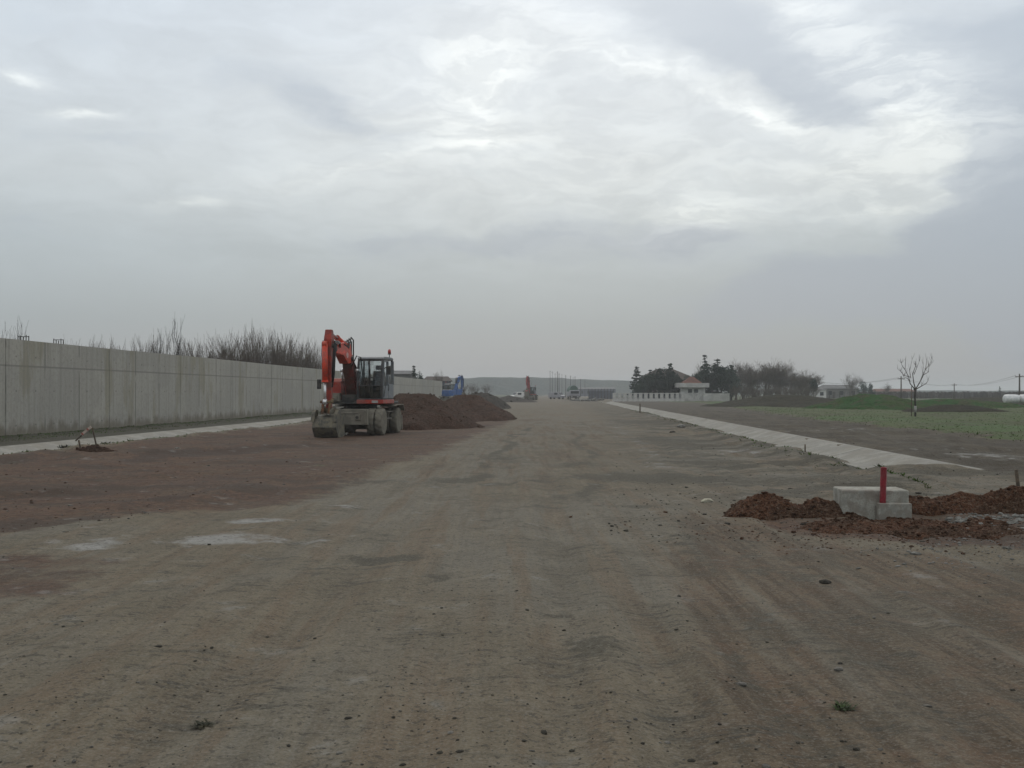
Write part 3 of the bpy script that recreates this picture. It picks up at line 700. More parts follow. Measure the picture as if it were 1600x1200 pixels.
# distant wooded hills
def make_hills():
    mb = MB()
    n = 260
    xs = np.linspace(-900, 1500, n)
    D = 900 + 60 * np.sin(xs * .004)
    prof = [(-1, 0), (-.55, .55), (-.2, .93), (.2, 1), (1.6, .8), (4, 0)]
    rows = []
    for i, x in enumerate(xs):
        hh = 13.2 - 3.5 * float(sstep(20, 180, x)) - 5.5 * float(sstep(150, 420, x)) + 2.2 * float(sstep(-250, -90, -abs(x + 20)))
        hh += (float(fbm(np.array([x * .05]), np.array([.3]), 5, 3)[0]) - .5) * 2.4
        rows.append([(x, D[i] + a * 55, hh * b - .3 + ((float(vnoise(np.array([x * .13]), np.array([a * 3.0]), 8)[0]) - .5) * 1.3 if 0 < b else 0)) for a, b in prof])
    m_ = len(prof); vs = [v for r in rows for v in r]; fs = []
    for i in range(n - 1):
        for k in range(m_ - 1): fs.append((i*m_ + k, (i+1)*m_ + k, (i+1)*m_ + k + 1, i*m_ + k + 1))
    mb.add(vs, fs, True)
    m = surf('wooded_hill', (.035,.05,.045), (.05,.06,.05), .06, .95, .1, .6, .2, 2)
    tag(mb.build('hills', m), 'low wooded hills closing the far end of the road', 'hills', kind='structure')
make_hills()

# ------------------------------------------------------------------ excavators
def excavator(name, label, loc, rz, paint, arm, boomlow, joints, big=True, cabm=None):
    t = thing(name, label, 'excavator', loc, rz)
    cabm = cabm or M['cabgrey']
    # undercarriage
    mb = MB(); mb.box(-.42,.42,-1.8,1.8,.55,.98); mb.box(-.7,.7,-1.45,-1.15,.42,.66); mb.box(-.7,.7,1.15,1.45,.42,.66)
    mb.box(-.62,.62,-.55,.55,.8,1.06)
    mb.build('undercarriage', M['chassis'], t, bevel=.02)
    mb = MB(); mb.box(-.78,.78,-2.12,-1.82,.44,1.04); mb.box(-.72,-.66,-2.16,-2.12,.5,1.0); mb.box(.66,.72,-2.16,-2.12,.5,1.0); mb.box(-.5,.45,-2.15,-2.12,.86,.93)
    mb.box(.3,.52,-2.17,-2.12,.62,.84)
    mb.build('stabiliser', M['chassis'], t, bevel=.015)
    mb = MB(); mb.box(-1.22,1.22,2.02,2.1,.12,.72); mb.box(-.5,-.4,1.7,2.02,.3,.7); mb.box(.4,.5,1.7,2.02,.3,.7); mb.build('dozer_blade', M['chassis'], t, bevel=.015)
    if big:
        mb = MB(); mb.lathe([(.06,0),(.06,.02)], 16, 'y', (.4,-2.19,.73)); mb.build('tow_eye', M['black'], t)
    mb = MB(); mb.lathe([(.5,0),(.62,.02),(.62,.16),(.5,.2)], 32, 'z', (0,0,1.03)); mb.build('turntable', M['black'], t)
    # wheels (dual)
    def lug(i, k): return .045 if (i in (3,4,5,6)) and ((k + (2 if i > 4 else 0)) % 4 < 2) else 0
    prof = [(.30,-.13),(.36,-.14),(.45,-.145),(.48,-.13),(.488,-.06),(.488,.06),(.48,.13),(.45,.145),(.36,.14),(.30,.13)]
    proto = None
    for sy in (-1.3, 1.3):
        for x in (-1.11, -.79, .79, 1.11):
            if proto is None:
                w = MB().lathe(prof, 56, 'x', lug=lug).build('wheel', M['tyre'], t)
                MB().lathe([(.07,.11),(.1,.09),(.1,.03),(.2,.02),(.24,.06),(.3,.13),(.3,-.13),(.24,-.06),(.2,-.02),(.1,-.03),(.1,-.09),(.07,-.11)], 28, 'x').build('rim', M['rim'], w)
                proto = w
            else: w = copy_tree(proto, t)
            w.location = (x, sy, .53); w.rotation_euler = (rnd.random() * 6, 0, 0 if x > 0 else math.pi)
    for s in (-1, 1):
        mb = MB(); mb.prism([(.6,1.12),(.7,1.2),(1.9,1.2),(2.15,.95),(2.12,.92),(1.88,1.16),(.72,1.16),(.62,1.1)], s*.62, s*1.3)
        mb.build('mudguard', M['chassis'], t)
    mb = MB(); mb.box(.72,1.16,-.42,.42,.62,.66); mb.box(.74,.8,-.38,.38,.66,.96); mb.box(.72,1.2,-.42,.42,.9,.93); mb.build('step', M['rim'], t, bevel=.01)
    # upper works
    mb = MB(); mb.box(-1.2,1.15,-1.2,1.6,1.23,1.33); mb.box(-.5,.12,-1.15,.2,1.33,1.6); mb.build('deck', M['black'], t, bevel=.02)
    mb = MB(); mb.box(.14,1.2,-1.3,.6,1.24,1.4); mb.build('cab_base', paint, t, bevel=.02)
    mb = MB(); mb.box(.75,1.0,-1.315,-1.3,1.27,1.37); mb.build('work_lamp', M['palegrey'], t, bevel=.006)
    mb = MB(); mb.prism([(-.85,1.33),(-.85,2.12),(-.72,2.24),(.62,2.24),(.62,1.33)], -1.2, -.52); mb.build('side_tank', paint, t, bevel=.03)
    mb = MB(); mb.box(-1.2,-.55,-1.28,-.86,1.33,1.66); mb.box(-1.0,-.62,-1.31,-1.28,1.38,1.58); mb.build('tool_box', M['chassis'], t, bevel=.02)
    mb = MB(); mb.prism([(.64,1.33),(.64,1.98),(.8,2.08),(1.5,2.08),(1.5,1.33)], -1.15, .95); mb.build('engine_cover', paint, t, bevel=.03)
    mb = MB()
    pts = [(-1.15,1.52),(.9,1.52),(.9,1.75),(.75,1.95),(.35,2.05),(-.5,2.05),(-.95,1.98),(-1.15,1.75)]
    n = len(pts); mb.add([(x,y,1.15) for x,y in pts] + [(x,y,2.02) for x,y in pts], [tuple(range(n)), tuple(range(n,2*n))] + [(i,(i+1)%n,(i+1)%n+n,i+n) for i in range(n)])
    mb.build('counterweight', paint, t, bevel=.04)
    mb = MB(); mb.box(-.3,.93,.7,1.5,2.083,2.2); mb.build('hood_lid', M['palegrey'], t, bevel=.025)
    mb = MB(); mb.tube([(-.7,1.2,2.08),(-.7,1.2,2.4),(-.72,1.26,2.5)], .05, 10); mb.build('exhaust_pipe', M['black'], t)
    # cab
    cx0, cx1 = .16, 1.17
    prof = [(-1.24,1.42),(-1.33,1.95),(-1.25,2.6),(-1.1,2.98),(.46,3.0),(.55,2.4),(.55,1.42)]
    cab = MB()
    for x in (cx0 + .03, cx1 - .03):
        for a, b in ((0,1),(1,2),(2,3),(3,4),(4,5),(5,6)):
            cab.bar((x, *prof[a]), (x, *prof[b]), .075, .075, up=(1,0,0))
        cab.bar((x,-.35,1.42), (x,-.35,3.0), .06, .06, up=(1,0,0))
        cab.box(x - .02, x + .02, -.33, .53, 1.42, 2.0)
    for (y, z) in (prof[0], prof[3], prof[4], prof[6], prof[1]):
        cab.bar((cx0, y, z), (cx1, y, z), .07, .07 if (y, z) != prof[1] else .03)
    cab.box(cx0 + .04, cx1 - .04, .53, .57, 1.42, 2.18)
    cab.box(cx0, cx1, -1.2, .55, 1.4, 1.45)
    c = cab.build('cab', M['cabdark'], t, bevel=.012)
    rf = MB(); rf.prism([(-1.17,2.99),(-1.12,3.06),(-.9,3.1),(.3,3.1),(.5,3.06),(.54,2.99)], cx0 - .02, cx1 + .02); rf.build('cab_roof', cabm, c, bevel=.02)
    g = MB(); z_ = lambda i: prof[i]
    xa, xb = cx0 + .06, cx1 - .06
    for a, b in ((1,2),(2,3)): g.quad((xa, *prof[a]), (xb, *prof[a]), (xb, *prof[b]), (xa, *prof[b]))
    g.build('windscreen', M['glass'], c)
    g = MB(); g.quad((xa, *prof[0]), (xb, *prof[0]), (xb, *prof[1]), (xa, *prof[1])); g.build('lower_windscreen', M['glass'], c)
    g = MB(); g.quad((xa,.55,2.2),(xb,.55,2.2),(xb,.48,2.96),(xa,.48,2.96)); g.build('rear_window', M['glass'], c)
    g = MB(); x = cx0 + .03; g.add([(x,-1.28,1.5),(x,-1.24,2.58),(x,-1.06,2.95),(x,.44,2.95),(x,.52,2.0),(x,-.33,2.0),(x,-.35,1.45)], [(0,1,2,3,4,5,6)]); g.build('side_window', M['glass'], c)
    d = MB(); x = cx1
    d.box(x - .01, x + .03, -1.2, -.38, 1.45, 1.95); d.bar((x+.01,-1.24,1.95),(x+.01,-1.07,2.92),.05,.06,(1,0,0)); d.bar((x+.01,-.4,1.95),(x+.01,-.4,2.92),.05,.06,(1,0,0)); d.bar((x+.01,-1.08,2.92),(x+.01,-.4,2.92),.05,.05,(1,0,0))
    d.box(x - .005, x + .025, -.3, .53, 1.45, 2.02); d.bar((x+.01,.5,2.0),(x+.01,.45,2.95),.05,.08,(1,0,0))
    dd = d.build('door', cabm, c, bevel=.01)
    g = MB(); x = cx1 - .012; g.add([(x,-1.2,1.96),(x,-1.06,2.9),(x,-.42,2.9),(x,-.42,1.96)], [(0,1,2,3)]); g.add([(x,-.32,2.02),(x,-.32,2.92),(x,.42,2.92),(x,.48,2.02)], [(0,1,2,3)]); g.build('door_pane', M['glass'], dd)
    g = MB(); g.tube([(cx1+.05,-.5,1.75),(cx1+.07,-.5,1.8),(cx1+.07,-.5,1.95),(cx1+.05,-.5,2.0)], .015, 6); g.build('handle', M['black'], dd)
    s_ = MB(); s_.box(.45,.92,-.45,.05,1.75,1.9); s_.prism([(-.0,1.9),(.1,2.55),(.2,2.55),(.12,1.85)], .45, .92); s_.box(.55,.82,.08,.2,2.6,2.78); s_.box(.5,.87,-.3,.0,1.45,1.75); s_.build('seat', M['seat'], c, bevel=.04)
    s_ = MB(); s_.box(.35,.42,-.7,-.2,1.95,2.02); s_.tube([(.38,-.65,2.0),(.38,-.7,2.2)], .02, 6); s_.lathe([(.0,0),(.05,.02),(.04,.07),(0,.09)], 10, 'z', (.38,-.7,2.2)); s_.box(.25,.4,-1.05,-.85,1.45,2.25); s_.tube([(.66,-.95,1.45),(.66,-.85,2.1)], .04, 8); s_.build('console', M['black'], c, bevel=.01)
    w_ = MB(); w_.tube([(.64 + .17 * math.cos(a), -.82 + .05 * math.sin(a), 2.12 + .17 * math.sin(a)) for a in [i * math.pi / 10 for i in range(21)]], .018, 6); w_.build('steering_wheel', M['black'], c)
    mb = MB(); mb.tube([(.32,-1.34,2.0),(.5,-1.33,2.45)], .012, 5); mb.build('wiper', M['black'], c)
    # beacon and mirrors
    mb = MB(); mb.tube([(1.1,.2,3.05),(1.1,.2,3.22)], .018, 6); mb.lathe([(.07,0),(.07,.03)], 14, 'z', (1.1,.2,3.22)); bs = mb.build('beacon_mount', M['black'], t)
    mb = MB(); mb.lathe([(.062,0),(.065,.1),(.05,.16),(.02,.185),(0,.19)], 16, 'z', (1.1,.2,3.252)); mb.build('beacon', M['beacon'], t)
    for pts, bx in (([(1.2,-1.1,2.62),(1.38,-1.2,2.72),(1.4,-1.22,2.6)], (1.32,1.5,-1.27,-1.2,2.38,2.72)), ([(-1.0,-.82,2.2),(-1.35,-.98,2.05),(-1.44,-1.0,2.1)], (-1.53,-1.36,-1.07,-1.0,1.82,2.2))):
        mb = MB(); mb.tube(pts, .016, 6); a_ = mb.build('mirror_arm', M['black'], t)
        mb = MB(); mb.box(*bx); mb.build('mirror', M['black'], a_, bevel=.02)
    if big:
        mb = MB(); mb.tube([(1.2,-1.15,1.5),(1.27,-1.2,1.9),(1.24,-1.2,2.5)], .015, 6); mb.build('grab_rail', M['black'], t)
    # boom: joints A base, B knuckle, C stick pivot, D stick top, E stick foot, all in (y, z)
    x = -.15
    A, B, Cc, D, E = [Vector((0, *p)) for p in joints]
    def beam(nm, path, ws, hs, mat, par, bev=.02):
        mb = MB(); P = [Vector((x, p[1], p[2])) for p in path]; rings = []
        for i, p in enumerate(P):
            d = (P[min(i+1, len(P)-1)] - P[max(i-1, 0)]).normalized(); nrm = Vector((0, -d.z, d.y))
            w, h = ws[i] / 2, hs[i] / 2
            rings.append([p + Vector((-w,0,0)) - nrm*h, p + Vector((w,0,0)) - nrm*h, p + Vector((w,0,0)) + nrm*h, p + Vector((-w,0,0)) + nrm*h])
        vs = [v for r in rings for v in r]; fs = [(0,1,2,3), tuple(len(vs)-4+k for k in (3,2,1,0))]
        for i in range(len(P) - 1):
            for k in range(4): fs.append((i*4+k, i*4+(k+1)%4, (i+1)*4+(k+1)%4, (i+1)*4+k))
        mb.add(vs, fs); return mb.build(nm, mat, par, bevel=bev)
    lb = beam('lower_boom', [A, A.lerp(B,.3), A.lerp(B,.75), B + (B-A).normalized()*.12], [.5,.42,.38,.36], [.34,.55,.5,.3], boomlow, t)
    mid = B.lerp(Cc,.5) + Vector((0,0,.2 if joints[2][1] > joints[1][1] - .6 else 0))
    ub = beam('upper_boom', [B - (Cc-B).normalized()*.12, B.lerp(Cc,.2) , mid, Cc + (Cc-B).normalized()*.1], [.36,.36,.33,.3], [.3,.56,.5,.26], arm, t)
    if big:
        p = B.lerp(Cc,.3)
        for sx in (-1, 1):
            xx = x + sx * .186; q = MB()
            q.add([(xx, p.y - .02 + .16*math.cos(i*.628), p.z + .03 + .11*math.sin(i*.628)) for i in range(10)], [tuple(range(10))])
            q.build('decal', M['decal'], ub)
    st = beam('stick', [D, D.lerp(E,.12), D.lerp(E,.3), D.lerp(E,.75), E], [.24,.27,.25,.2,.19], [.2,.46,.42,.27,.2], M['stickred'] if big else arm, t)
    # cylinders
    def ram(nm, a, b, fr, r, mat, off=0, rodr=None):
        a = Vector((x + off, *a)); b = Vector((x + off, *b)); m_ = a.lerp(b, fr)
        mb = MB(); mb.tube([a, m_], r, 14); mb.tube([m_ - (b-a).normalized()*.06, m_], r * 1.18, 14); mb.lathe([(r*1.1,-.08),(r*1.1,.08)], 12, 'x', tuple(a)); o = mb.build(nm, mat, t)
        mb = MB(); mb.tube([m_, b], rodr or r * .55, 12); mb.lathe([(r*.9,-.07),(r*.9,.07)], 12, 'x', tuple(b)); mb.build('rod', M['chrome'], o)
        return o
    dn = (E - D).normalized(); fwd = Vector((0,-1,0))
    cyl_a = D + dn * .55 + fwd * .34; cyl_b = E + fwd * .3 - dn * .32
    ram('bucket_ram', (cyl_a.y, cyl_a.z), (cyl_b.y, cyl_b.z), .66, .105, arm, -.06, .045)
    for s in (-1, 1): ram('boom_ram', (A.y - .5, A.z - .05), (B.y + .05 + .25*(A.y-B.y), B.z - .45), .62, .075, M['darkred'] if big else boomlow, s * .3)
    ram('stick_ram', (B.y - .2, B.z + .5), (D.y + .24, D.z - .1), .62, .095, arm, 0, .05)
    mb = MB()
    for s in (-1, 1): mb.prism([(B.y-.35, B.z+.2),(B.y-.28, B.z+.58),(B.y-.1, B.z+.58),(B.y+.05, B.z+.2)], x + s*.13 - .02, x + s*.13 + .02)
    mb.build('ram_bracket', arm, t)
    for p_, hw_, rad_ in ((B, .22, .1), (Cc, .19, .09), (D.lerp(E, .2), .17, .075), (A, .28, .11)):
        mb = MB(); mb.lathe([(rad_*.6,-hw_-.02),(rad_,-hw_),(rad_,hw_),(rad_*.6,hw_+.02)], 16, 'x', (x, p_.y, p_.z)); mb.build('joint_pin', M['black'], t)
    # linkage and bucket
    mb = MB()
    for s in (-1, 1):
        mb.bar((x + s*.15, E.y - .02, E.z + .45), (x + s*.15, cyl_b.y, cyl_b.z), .035, .1, up=(1,0,0)); mb.bar((x + s*.13, cyl_b.y, cyl_b.z), (x + s*.13, E.y - .42, E.z - .12), .035, .1, up=(1,0,0))
    mb.box(x-.2, x+.2, E.y-.16, E.y+.12, E.z-.1, E.z+.1); mb.lathe([(.05,-.24),(.05,.24)], 12, 'x', (x, cyl_b.y, cyl_b.z)); mb.lathe([(.06,-.26),(.06,.26)], 12, 'x', (x, E.y, E.z))
    mb.build('linkage', M['rust'], t, bevel=.008)
    ey, ez = E.y, E.z
    outer = [(.3,-.2),(.12,-.16),(-.18,-.18),(-.4,-.26),(-.56,-.42),(-.64,-.6),(-.55,-.74),(-.34,-.96),(.1,-1.0),(.55,-.9)]
    sc = (ez - .02) / 1.0
    outer = [(ey + a, ez + b * sc) for a, b in outer]
    inner = [(ey + .28, ez - .24*sc)] + [(ey + a*.93 + .02, ez + b*sc + (.04 if b < -.5 else -.04)) for a, b in [(.12,-.16),(-.18,-.18),(-.4,-.26),(-.54,-.42),(-.61,-.6),(-.52,-.73),(-.32,-.93),(.1,-.96)]] + [(ey + .55, ez - .88*sc)]
    mb = MB(); n = len(outer); hw = .42
    vs = [(x-hw, *p) for p in outer] + [(x+hw, *p) for p in outer] + [(x-hw, *p) for p in inner] + [(x+hw, *p) for p in inner]; fs = []
    for i in range(n - 1): fs += [(i, i+1, n+i+1, n+i), (2*n+i, 3*n+i, 3*n+i+1, 2*n+i+1)]
    fs += [(0, n, 3*n, 2*n), (n-1, 3*n-1, 4*n-1, 2*n-1)]
    mb.add(vs, fs)
    for s in (-1, 1): mb.prism(outer, x + s*hw, x + s*(hw + .03))
    for s in (-1, 1): mb.prism([(ey+.14, ez+.16),(ey-.14, ez+.16),(ey-.52, ez-.02),(ey-.5,ez-.14),(ey+.2,ez-.05)], x + s*.17, x + s*.21)
    mb.prism([(outer[3][0]-.015, outer[3][1]),(outer[4][0]-.02, outer[4][1]),(outer[5][0]-.02, outer[5][1]),(outer[5][0]+.01, outer[5][1]),(outer[4][0]+.01, outer[4][1]),(outer[3][0]+.01,outer[3][1])], x-.3, x-.12)
    mb.prism([(outer[3][0]-.015, outer[3][1]),(outer[4][0]-.02, outer[4][1]),(outer[5][0]-.02, outer[5][1]),(outer[5][0]+.01, outer[5][1]),(outer[4][0]+.01, outer[4][1]),(outer[3][0]+.01,outer[3][1])], x+.12, x+.3)
    for s in (-1, 1): mb.prism([(ey-.1,ez-.16*sc),(ey-.12,ez+.02),(ey-.34,ez+.03),(ey-.5,ez-.1*sc),(ey-.6,ez-.4*sc),(ey-.42,ez-.3*sc)], x+s*hw-.09, x+s*hw+.04)
    bk = mb.build('bucket', M['bucket'], t, bevel=.008)
    proto = None
    for i in range(5):
        if proto is None: proto = MB().prism([(ey+.5, ez-.93*sc),(ey+.78, ez-.84*sc),(ey+.5, ez-.85*sc)], -.04, .04).build('tooth', M['rim'], bk); o = proto
        else: o = copy_tree(proto, bk)
        o.location = (x - hw + .07 + i * .2, 0, 0)
    # hoses
    mb = MB()
    for i in range(5):
        dx = x - .16 + i * .08
        mb.tube([(dx, A.y-.1, A.z+.5), (dx+.05*(i-2), A.y - .55, A.z + 1.1), (dx, B.y+.28, B.z-.1), (dx+.03, B.y + .16, B.z + .45 + .07*i), (dx+.02, B.y - .12, B.z + .62 + .05*i), (dx, B.y - .4, B.z + .4), (dx, B.lerp(Cc,.5).y, B.lerp(Cc,.5).z + .38)], .028, 6)
    for s in (-1, 1):
        for q in range(3 if s > 0 else 2):
            o_ = .03 * q
            mb.tube([(x+s*.17, Cc.y+.55, Cc.z+.1+o_), (x+s*(.24+o_), Cc.y+.1, Cc.z+.3-o_), (x+s*(.22+o_), D.y-.02, D.z-.42-o_*2), (x+s*(.2+o_), D.y-.12, D.z-.9), (x+s*(.17+o_), D.y-.14, D.z-1.4-o_*4), (x+s*.15, D.y-.12, D.z-1.75-o_*6)], .028, 6)
    mb.tube([(x+.2,B.y-.1,B.z-.3),(x+.42,B.y-.2,B.z+.1),(x+.5,B.y+.1,B.z+.05),(x+.52,B.y+.3,B.z-.6),(x+.3,A.y-.2,A.z+.4)], .024, 6)
    mb.tube([(x-.2,Cc.y+.9,Cc.z-.2),(x-.26,Cc.y+.5,Cc.z-.5),(x-.2,Cc.y+.1,Cc.z-.35)], .022, 6)
    mb.build('hydraulic_hoses', M['hose'], t)
    return t

excavator('wheeled_excavator', 'wheeled excavator with orange arm and grey cab, parked on red gravel beside the concrete wall', (-6.08,41.4,gz(-6,41)), -math.atan(.115),
          M['red'], M['orange'], M['darkred'], [(-.55,1.5),(-1.55,3.0),(-3.7,3.27),(-4.0,3.98),(-4.0,1.02)])
excavator('wheeled_excavator', 'blue excavator with folded boom, half hidden behind the red gravel heaps', (XZ(707,0,162)[0],162,gz(-9,162)), R(152),
          M['blue'], M['blue'], M['blue'], [(-.55,1.5),(-1.2,3.3),(-2.3,4.25),(-2.7,4.4),(-2.6,1.6)], big=False, cabm=M['palegrey'])
excavator('wheeled_excavator', 'small far red excavator with raised arm beside the pale slabs', (XZ(829,0,235)[0],235,gz(4,235)), R(-14),
          M['farred'], M['farred'], M['farred'], [(-.55,1.5),(-1.2,4.4),(-2.4,5.3),(-2.9,5.2),(-2.9,2.4)], big=False)

# ------------------------------------------------------------------ trees
def tree_branch(tr, cr, rr, p, d, L, r, lev, maxlev, kids, up, spread, wob=.12, sides=4, tip=.004):
    pts = [Vector(p)]; rad = [r]; d = Vector(d).normalized(); segs = 4 if lev < 2 else 3
    for i in range(segs):
        d = (d + Vector((rr.uniform(-wob,wob), rr.uniform(-wob,wob), rr.uniform(-wob,wob) + up * .12))).normalized()
        pts.append(pts[-1] + d * (L / segs)); rad.append(max(tip, r * (1 - (i + 1) / segs * (.55 if lev < maxlev else .8))))
    (tr if lev < 1 else cr).tube(pts, rad, 6 if lev == 0 else sides if lev == 1 else 3, cap=False)
    if lev >= maxlev: return
    k = kids[min(lev, len(kids)-1)]
    for i in range(k):
        t = (.3 if lev else .42) + (.7 if lev else .58) * (i + rr.random() * .8) / k
        j = min(segs - 1, int(t * segs)); q = pts[j].lerp(pts[j+1], min(1, t * segs - j))
        a = rr.random() * 6.28; side = d.orthogonal().normalized(); side = Matrix.Rotation(a, 3, d) @ side
        nd = (d * (1 - spread * .5) + side * spread * rr.uniform(.6, 1.2) + Vector((0,0,up * .35))).normalized()
        tree_branch(tr, cr, rr, q, nd, L * rr.uniform(.42, .72), max(tip, rad[j] * rr.uniform(.4,.6)), lev + 1, maxlev, kids, up, spread, wob, sides, tip)

def bare_tree_meshes(seed, h, r, maxlev, kids, up, spread, tip, mat, stems=1, lean=.2):
    rr = random.Random(seed); tr = MB(); cr = MB()
    for s in range(stems):
        d = (rr.uniform(-lean,lean), rr.uniform(-lean,lean), 1)
        tree_branch(tr, cr, rr, (rr.uniform(-.3,.3)*(stems>1), rr.uniform(-.3,.3)*(stems>1), -.1), d, h * (.62 if stems == 1 else rr.uniform(.5,.75)), r * (1 if stems == 1 else rr.uniform(.6,1)), 0, maxlev, kids, up, spread, .12, 4, tip)
    zmax = max(max(v[2] for v in cr.v), max(v[2] for v in tr.v)); k = h / zmax
    for mb in (tr, cr): mb.v = [(a*k, b*k, c*k) for a, b, c in mb.v]
    return tr.mesh('trunk', mat), cr.mesh('crown', mat)

def put_tree(name, label, cat, meshes, x, y, rz, sx=1, sz=1, group=None, names=('trunk','crown')):
    t = thing(name, label, cat, (x, y, gz(x, y) - .02), rz, group); t.scale = (sx, sx, sz)
    for nm, me in zip(names, meshes):
        o = bpy.data.objects.new(nm, me); C.objects.link(o); o.parent = t
    return t

# shrubs and trees behind the concrete wall
shr = [bare_tree_meshes(100 + i, 5.6, .06, 3, [5,4,4], .9, .42, .008, M['palebark'], stems=8, lean=.3) for i in range(5)]
tall = [bare_tree_meshes(140 + i, 6.6, .09, 3, [6,4,3], 1.0, .4, .009, M['barkgrey'], stems=3, lean=.3) for i in range(2)]
spots = [(302,68,6.0),(316,74,535),(330,70,530),(346,76,527),(360,73,528),(374,78,520),(388,75,515),(400,80,507),(412,83,518),(424,80,524),(436,86,520),(447,84,528),(458,90,526),(468,88,535),(477,95,533),(486,93,540),(495,100,541),(352,82,522),(394,88,514),(430,92,520),(465,100,535),(490,108,543)]
for i, (px, Y, ty) in enumerate(spots):
    if ty < 100: ty = 527
    x, z = XZ(px, ty - 9, Y)
    put_tree('bare_shrub', 'leafless grey shrub in the dense thicket above the concrete wall', 'shrub', shr[i % 5], x, Y, i * 1.7, 1 + .2 * ((i * 7) % 3 - 1), z / 5.6, 'leafless thicket behind the concrete wall')
for i, (px, Y, ty) in enumerate([(108,56,529),(128,57,522),(146,58,520),(163,58,527),(178,60,530),(192,60,526),(206,61,533),(222,62,522),(238,63,512),(290,66,526)]):
    x, z = XZ(px, ty, Y)
    put_tree('bare_shrub', 'thin leafless shrub just showing above the nearer stretch of concrete wall', 'shrub', shr[(i + 2) % 5], x, Y, i * 2.1, .8, z / 5.6, 'thin shrubs behind the nearer wall')
x, z = XZ(268, 488, 62); put_tree('bare_tree', 'tallest bare tree above the concrete wall, with upright forked limbs', 'tree', tall[0], x, 62, .4, .85, z / 6.6)
x, z = XZ(243, 506, 61); put_tree('bare_tree', 'leaning thin bare tree beside the tallest one above the wall', 'tree', tall[1], x, 61, 1.4, .6, z / 6.6)
x, z = XZ(16, 488, 47); put_tree('bare_tree', 'wispy bare tree above the near end of the concrete wall', 'tree', tall[1], x, 47, 2.9, .75, z / 6.6)
# short bars and a low roof edge above the wall
def bars(px0, px1, Y, ty, by, n, label):
    x0, zt = XZ(px0, ty, Y); x1, zb = XZ(px1, by, Y); mb = MB()
    for i in range(n):
        xx = x0 + (x1 - x0) * i / (n - 1); mb.bar((xx, Y, -.1), (xx, Y, zt - .05 * (i % 3)), .03)
    mb.bar((x0, Y, zb), (x1, Y, zb), .03)
    tag(mb.build('railing', M['barkgrey']), label, 'railing')
bars(28, 45, 46, 523, 526, 5, 'short dark railing poking above the near end of the concrete wall')
bars(84, 99, 50, 529, 531, 5, 'second short dark railing above the wall, beside the thin shrubs')

# evergreens
def conifer_meshes(seed, h, r, n, mat, layered=.5, trunk_r=.14, power=1.0, bare=.12):
    rr = random.Random(seed); tr = MB(); cr = MB()
    tr.tube([(0,0,-.1),(.03,.02,h*.5),(0,0,h*.98)], [trunk_r, trunk_r*.6, .02], 6, cap=False)
    z = h * bare
    while z < h * .97:
        t = (z - h * bare) / (h * (1 - bare)); R0 = r * max(.06, (1 - t) ** power) * rr.uniform(.7, 1.15)
        for _ in range(rr.randint(3, 5)):
            a = rr.random() * 6.28; L = R0 * rr.uniform(.65, 1.1); dz = L * rr.uniform(-.12, .3)
            e = (math.cos(a) * L, math.sin(a) * L, z + dz)
            tr.tube([(0,0,z), e], [.03, .008], 3, cap=False)
            m = max(6, int(n * 2.2 * L / r))
            for k in range(m):
                f = rr.uniform(.15, 1.05); q = Vector((e[0]*f, e[1]*f, z + dz*f)) + Vector((rr.gauss(0,.12), rr.gauss(0,.12), rr.gauss(0,.09))) * (r * .5)
                s = rr.uniform(.12, .3) * (.6 + r * .2)
                d = Vector((math.cos(a)+rr.gauss(0,.7), math.sin(a)+rr.gauss(0,.7), rr.gauss(-.1,.45))).normalized(); o = d.orthogonal().normalized(); o = Matrix.Rotation(rr.random()*6.28, 3, d) @ o
                cr.add([q - d*s, q + o*s*.45, q + d*s, q - o*s*.45], [(0,1,2,3)])
        z += h * rr.uniform(.025, .055) * (1 + layered)
    return tr.mesh('trunk', M['barkgrey']), cr.mesh('crown', mat)

def leafy_meshes(seed, h, r, n, mat, lobes=16):
    rr = random.Random(seed); tr = MB(); cr = MB()
    tr.tube([(0,0,-.1),(.1,0,h*.35),(0,.1,h*.7)], [.2,.14,.05], 7, cap=False)
    for _ in range(lobes):
        a = rr.random()*6.28; rad = r * math.sqrt(rr.random()) * .75; zc = h * rr.uniform(.3, .88); rad *= (1.25 - zc / h)
        c = Vector((math.cos(a)*rad, math.sin(a)*rad, zc)); R0 = r * rr.uniform(.28, .5)
        tr.tube([(0,0,h*.25), tuple(c)], [.07,.015], 4, cap=False)
        for k in range(n // lobes):
            d = Vector((rr.gauss(0,1), rr.gauss(0,1), rr.gauss(0,.8))).normalized() * R0 * (rr.random() ** .4)
            q = c + d; s = rr.uniform(.1,.24)
            dd = Vector((rr.gauss(0,1), rr.gauss(0,1), rr.gauss(0,1))).normalized(); o = dd.orthogonal().normalized()
            cr.add([q - dd*s, q + o*s*.6, q + dd*s, q - o*s*.6], [(0,1,2,3)])
    return tr.mesh('trunk', M['barkgrey']), cr.mesh('crown', mat)

